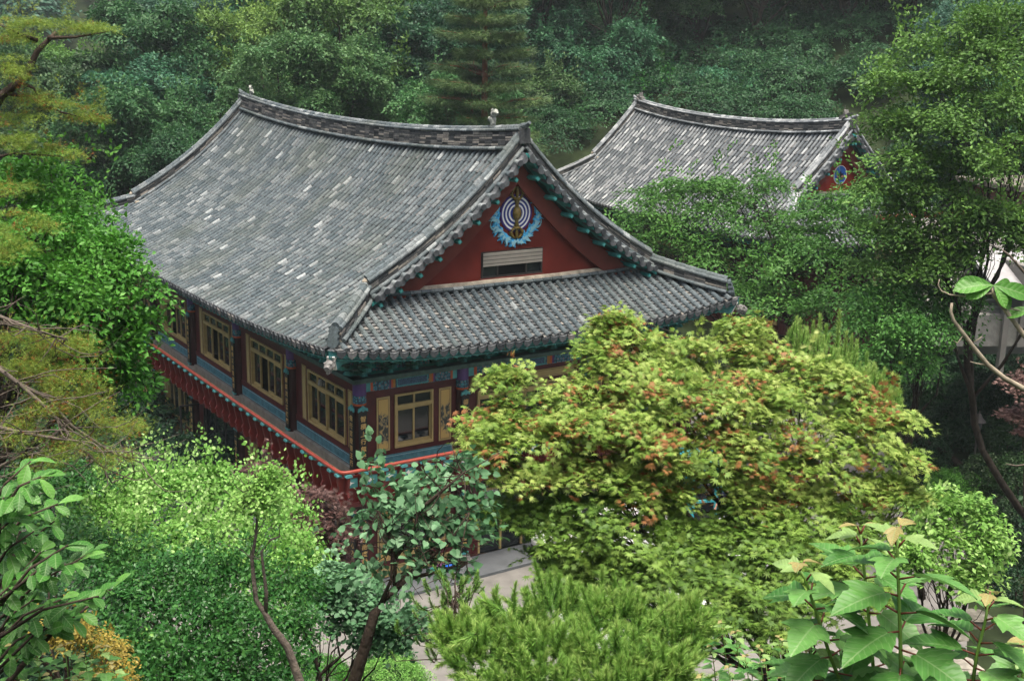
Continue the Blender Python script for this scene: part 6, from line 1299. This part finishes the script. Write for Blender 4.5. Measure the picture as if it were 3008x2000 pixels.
    for sx in (-1, 1): mb.tube([(sx * .032, hy - .075, 1.655), (sx * .032, hy - .085, 1.655)], .011, 6, 1)
    mb.tube([(0, hy - .078, 1.65), (0, hy - .105, 1.625), (0, hy - .08, 1.615)], [.01, .016, .01], 6, 0); mb.box((-.025, hy - .083, 1.592), (.025, hy - .075, 1.6), 2)
    for sx in (-1, 1): mb.tube([(sx * .085, hy, 1.66), (sx * .097, hy + .005, 1.64)], .018, 6, 0)
    mb.build('face', [m2.materials[0], mat('eye', (.02, .015, .01), .3), mat('lips', (.25, .08, .07), .6)], t)
    return t
pp = p + np.array([.32, -.25, 0]); person(pp, -.5, 'person in navy shirt and white trousers standing at the teal booth door', mat('navy_shirt', (.02, .022, .07), .8), mat('white_trousers', (.6, .59, .56), .8))
# parked cars
CARW = mat('white_car_paint', (.78, .78, .77), .25, .6); TYRE = mat('tyre', (.015, .015, .016), .8); RIM = mat('rim', (.35, .35, .36), .35, .5, metal=.7); BLK = mat('black_trim', (.012, .012, .013), .4, .5)
def car(p, rz, label):
    t = empty('parked_car', p, rz, label=label, cat='car', group='cars parked under the maples')
    side = [(-2.1, .35), (-2.12, .62), (-2.02, .82), (-1.2, .95), (-.45, 1.42), (.9, 1.46), (1.7, 1.05), (2.05, .95), (2.12, .6), (2.08, .35), (1.72, .33), (1.62, .55), (1.3, .66), (.98, .55), (.88, .33), (-.98, .33), (-1.08, .55), (-1.4, .66), (-1.72, .55), (-1.82, .33)]
    body = [(x, z) for x, z in side if not z > 1.1]
    mb = MB(); 
    def sect(poly, w0, w1, mi=0):
        n = len(poly); vs = [(x, -(w0 if z < .9 else w1), z) for x, z in poly] + [(x, (w0 if z < .9 else w1), z) for x, z in poly]
        mb.add(vs, [tuple(range(n))[::-1], tuple(range(n, 2 * n))] + [(i, (i + 1) % n, n + (i + 1) % n, n + i) for i in range(n)], mi)
    sect([(-2.1, .35), (-2.12, .62), (-2.02, .82), (-1.15, .96), (1.7, 1.0), (2.05, .93), (2.12, .6), (2.08, .35), (1.72, .33), (1.62, .55), (1.3, .66), (.98, .55), (.88, .33), (-.98, .33), (-1.08, .55), (-1.4, .66), (-1.72, .55), (-1.82, .33)], .84, .80)
    mb.build('body', CARW, t, bevel=.04)
    mb = MB(); lo = [(-1.15, -.74, .94), (1.75, -.74, .98), (1.75, .74, .98), (-1.15, .74, .94)]; hi = [(-.4, -.60, 1.42), (1.15, -.60, 1.44), (1.15, .60, 1.44), (-.4, .60, 1.42)]
    mb.add(lo + hi, [(3, 2, 1, 0), (4, 5, 6, 7), (0, 1, 5, 4), (1, 2, 6, 5), (2, 3, 7, 6), (3, 0, 4, 7)]); mb.build('cabin_glass', mat('car_glass', (.01, .012, .014), .05, .8), t)
    mb = MB(); mb.box((-.42, -.62, 1.42), (1.17, .62, 1.47))
    for x0, x1, y in ((-1.15, -.42, .73), (.35, .36, .7), (1.75, 1.15, .73)):
        for sy in (-1, 1): mb.tube([(x0, sy * .75, .95), (x1, sy * .61, 1.44)], .028, 6)
    mb.build('roof', CARW, t, bevel=.02)
    for x in (-1.4, 1.3):
        for sy in (-1, 1):
            mb = MB(); mb.tube([(x, sy * .66, .31), (x, sy * .86, .31)], .31, 20); w = mb.build('wheel', TYRE, t); mb = MB(); mb.tube([(x, sy * .85, .31), (x, sy * .87, .31)], .2, 12); mb.build('rim', RIM, w)
    for sy in (-1, 1):
        mb = MB(); mb.box((-2.1, sy * .5 - .16, .62), (-2.0, sy * .5 + .16, .78)); mb.build('headlight', mat('headlight', (.5, .52, .52), .1, .6), t, bevel=.02)
        mb = MB(); mb.box((-.75, sy * .84 - .06, .98), (-.6, sy * .84 + .06, 1.1)); mb.build('wing_mirror', CARW, t, bevel=.02)
    mb = MB(); mb.box((-2.15, -.8, .33), (-2.0, .8, .48)); mb.box((-2.135, -.4, .5), (-2.05, .4, .6)); mb.build('bumper', BLK, t, bevel=.01)
car(atz(1900, 1900, 0), math.radians(200), 'white car with dark windscreen under the lower maple, nearest the pine bush'); car(atz(1790, 1640, 0), math.radians(25), 'white car close to the hall wall behind the maple'); car(atz(2140, 1690, 0), math.radians(40), 'white car farther right under the maples, beyond the nearest one')
# ================================================================== undergrowth on the two slopes
G = rg(201); fp = []
for i in range(420):
    x = G.uniform(-13, 13); y = G.uniform(7.5, 21)
    if abs(x) > y * .55 + 2: continue
    z = float(ground_z(x, y)); fp.append((x, y, z + .1, .6, .6, .45))
P, N, D, Sz, val, C = crown(rg(202), fp, .09, cov=1.1, per=30, sr=.25, zmin=-.1)
link('undergrowth', inst('undergrowth', T_OVAL, P, N, D, Sz, val, L_DARK), kind='stuff')
fp = []
for i in range(420):
    x = G.uniform(10, 40); y = G.uniform(26, 58)
    if x < 13.5 + .15 * (y - 26) or hw(0, 0) is None: continue
    z = float(ground_z(x, y)); fp.append((x, y, z + .1, 1., 1., .6))
for i in range(260):
    x = G.uniform(-40, -9); y = G.uniform(24, 62); z = float(ground_z(x, y)); fp.append((x, y, z + .3, 1.4, 1.4, 1.))
P, N, D, Sz, val, C = crown(rg(203), fp, .2, cov=.8, per=30, sr=.5, zmin=-.1)
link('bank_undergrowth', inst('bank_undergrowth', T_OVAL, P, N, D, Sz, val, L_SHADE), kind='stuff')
fp = []
for i in range(900):
    x = G.uniform(-45, 60); y = G.uniform(60, 118)
    if np.hypot(x - 9, y - 60) < 13: continue
    z = float(ground_z(x, y)); fp.append((x, y, z + .4, 1.9, 1.9, 1.3))
P, N, D, Sz, val, C = crown(rg(204), fp, .2, cov=.8, per=30, sr=.5, zmin=-.1)
link('hill_undergrowth', inst('hill_undergrowth', T_OVAL, P, N, D, Sz, val, L_FOREST), kind='stuff')
# ================================================================== haze in the valley air
mb = MB(); mb.box((-420, -40, -3), (420, 420, 52)); hz = mb.build('haze', bpy.data.materials.new('haze_air'), None, kind='stuff')
hm = hz.data.materials[0]; hm.use_nodes = True; n = hm.node_tree.nodes; n.remove(n['Principled BSDF']); pv = n.new('ShaderNodeVolumePrincipled'); pv.inputs['Density'].default_value = .00042; pv.inputs['Color'].default_value = (.78, .92, .92, 1); pv.inputs['Anisotropy'].default_value = .2
hm.node_tree.links.new(pv.outputs[0], n['Material Output'].inputs['Volume'])

# slippers and a blue basin by the step
for k, (x, y, c_, lb) in enumerate([(1288, 1664, (.35, .12, .3), 'purple slippers left of the blue basin on the stone step'), (1338, 1658, (.4, .16, .33), 'purple slippers right of the blue basin on the stone step'), (1270, 1676, (.05, .3, .25), 'green slippers at the left end of the row on the step')]):
    p = atz(x, y, .1); t = empty('slippers', p, A0 + .2 * k, label=lb, cat='slippers', group='slippers on the step')
    for g_ in (0, .13):
        mb = MB(); mb.prism([(-.045, -.13), (.045, -.13), (.05, .06), (.02, .13), (-.03, .13), (-.05, .05)], (g_, 0, 0), (1, 0, 0), (0, 1, 0), (0, 0, .02)); mb.tube([(g_ - .05, .04, .01), (g_, .05, .06), (g_ + .05, .04, .01)], .022, 6); mb.build('slipper', mat('slipper_cloth', c_, .7), t)
p = atz(1322, 1672, .1); t = empty('blue_basin', p, label='shallow bright blue plastic basin on the stone step', cat='basin'); mb = MB(); mb.lathe((0, 0, 0), [(.11, 0), (.17, .09), (.185, .09), (.18, .07), (.12, .012)], 20); mb.build('bowl', mat('blue_plastic', (.02, .16, .6), .35, .5), t)

for pts, r, lb in (([(3080, 1350), (3008, 1365), (2985, 1368), (2955, 1362)], .004, 'short pale bare twig at the right edge below the lamp post'), ([(3060, 860), (3008, 800), (2965, 750), (2945, 735)], .005, 'brown bare twig crossing the white canopy at the right edge')):
    b = at(*pts[0], 3.6); t = empty('bare_twig', b, label=lb, cat='branch'); mb = MB(); mb.tube([at(x, y, 3.6) - b for x, y in pts], list(np.linspace(r, r * .5, len(pts))), 7); mb.build('twig', BARKP, t, smooth=True)
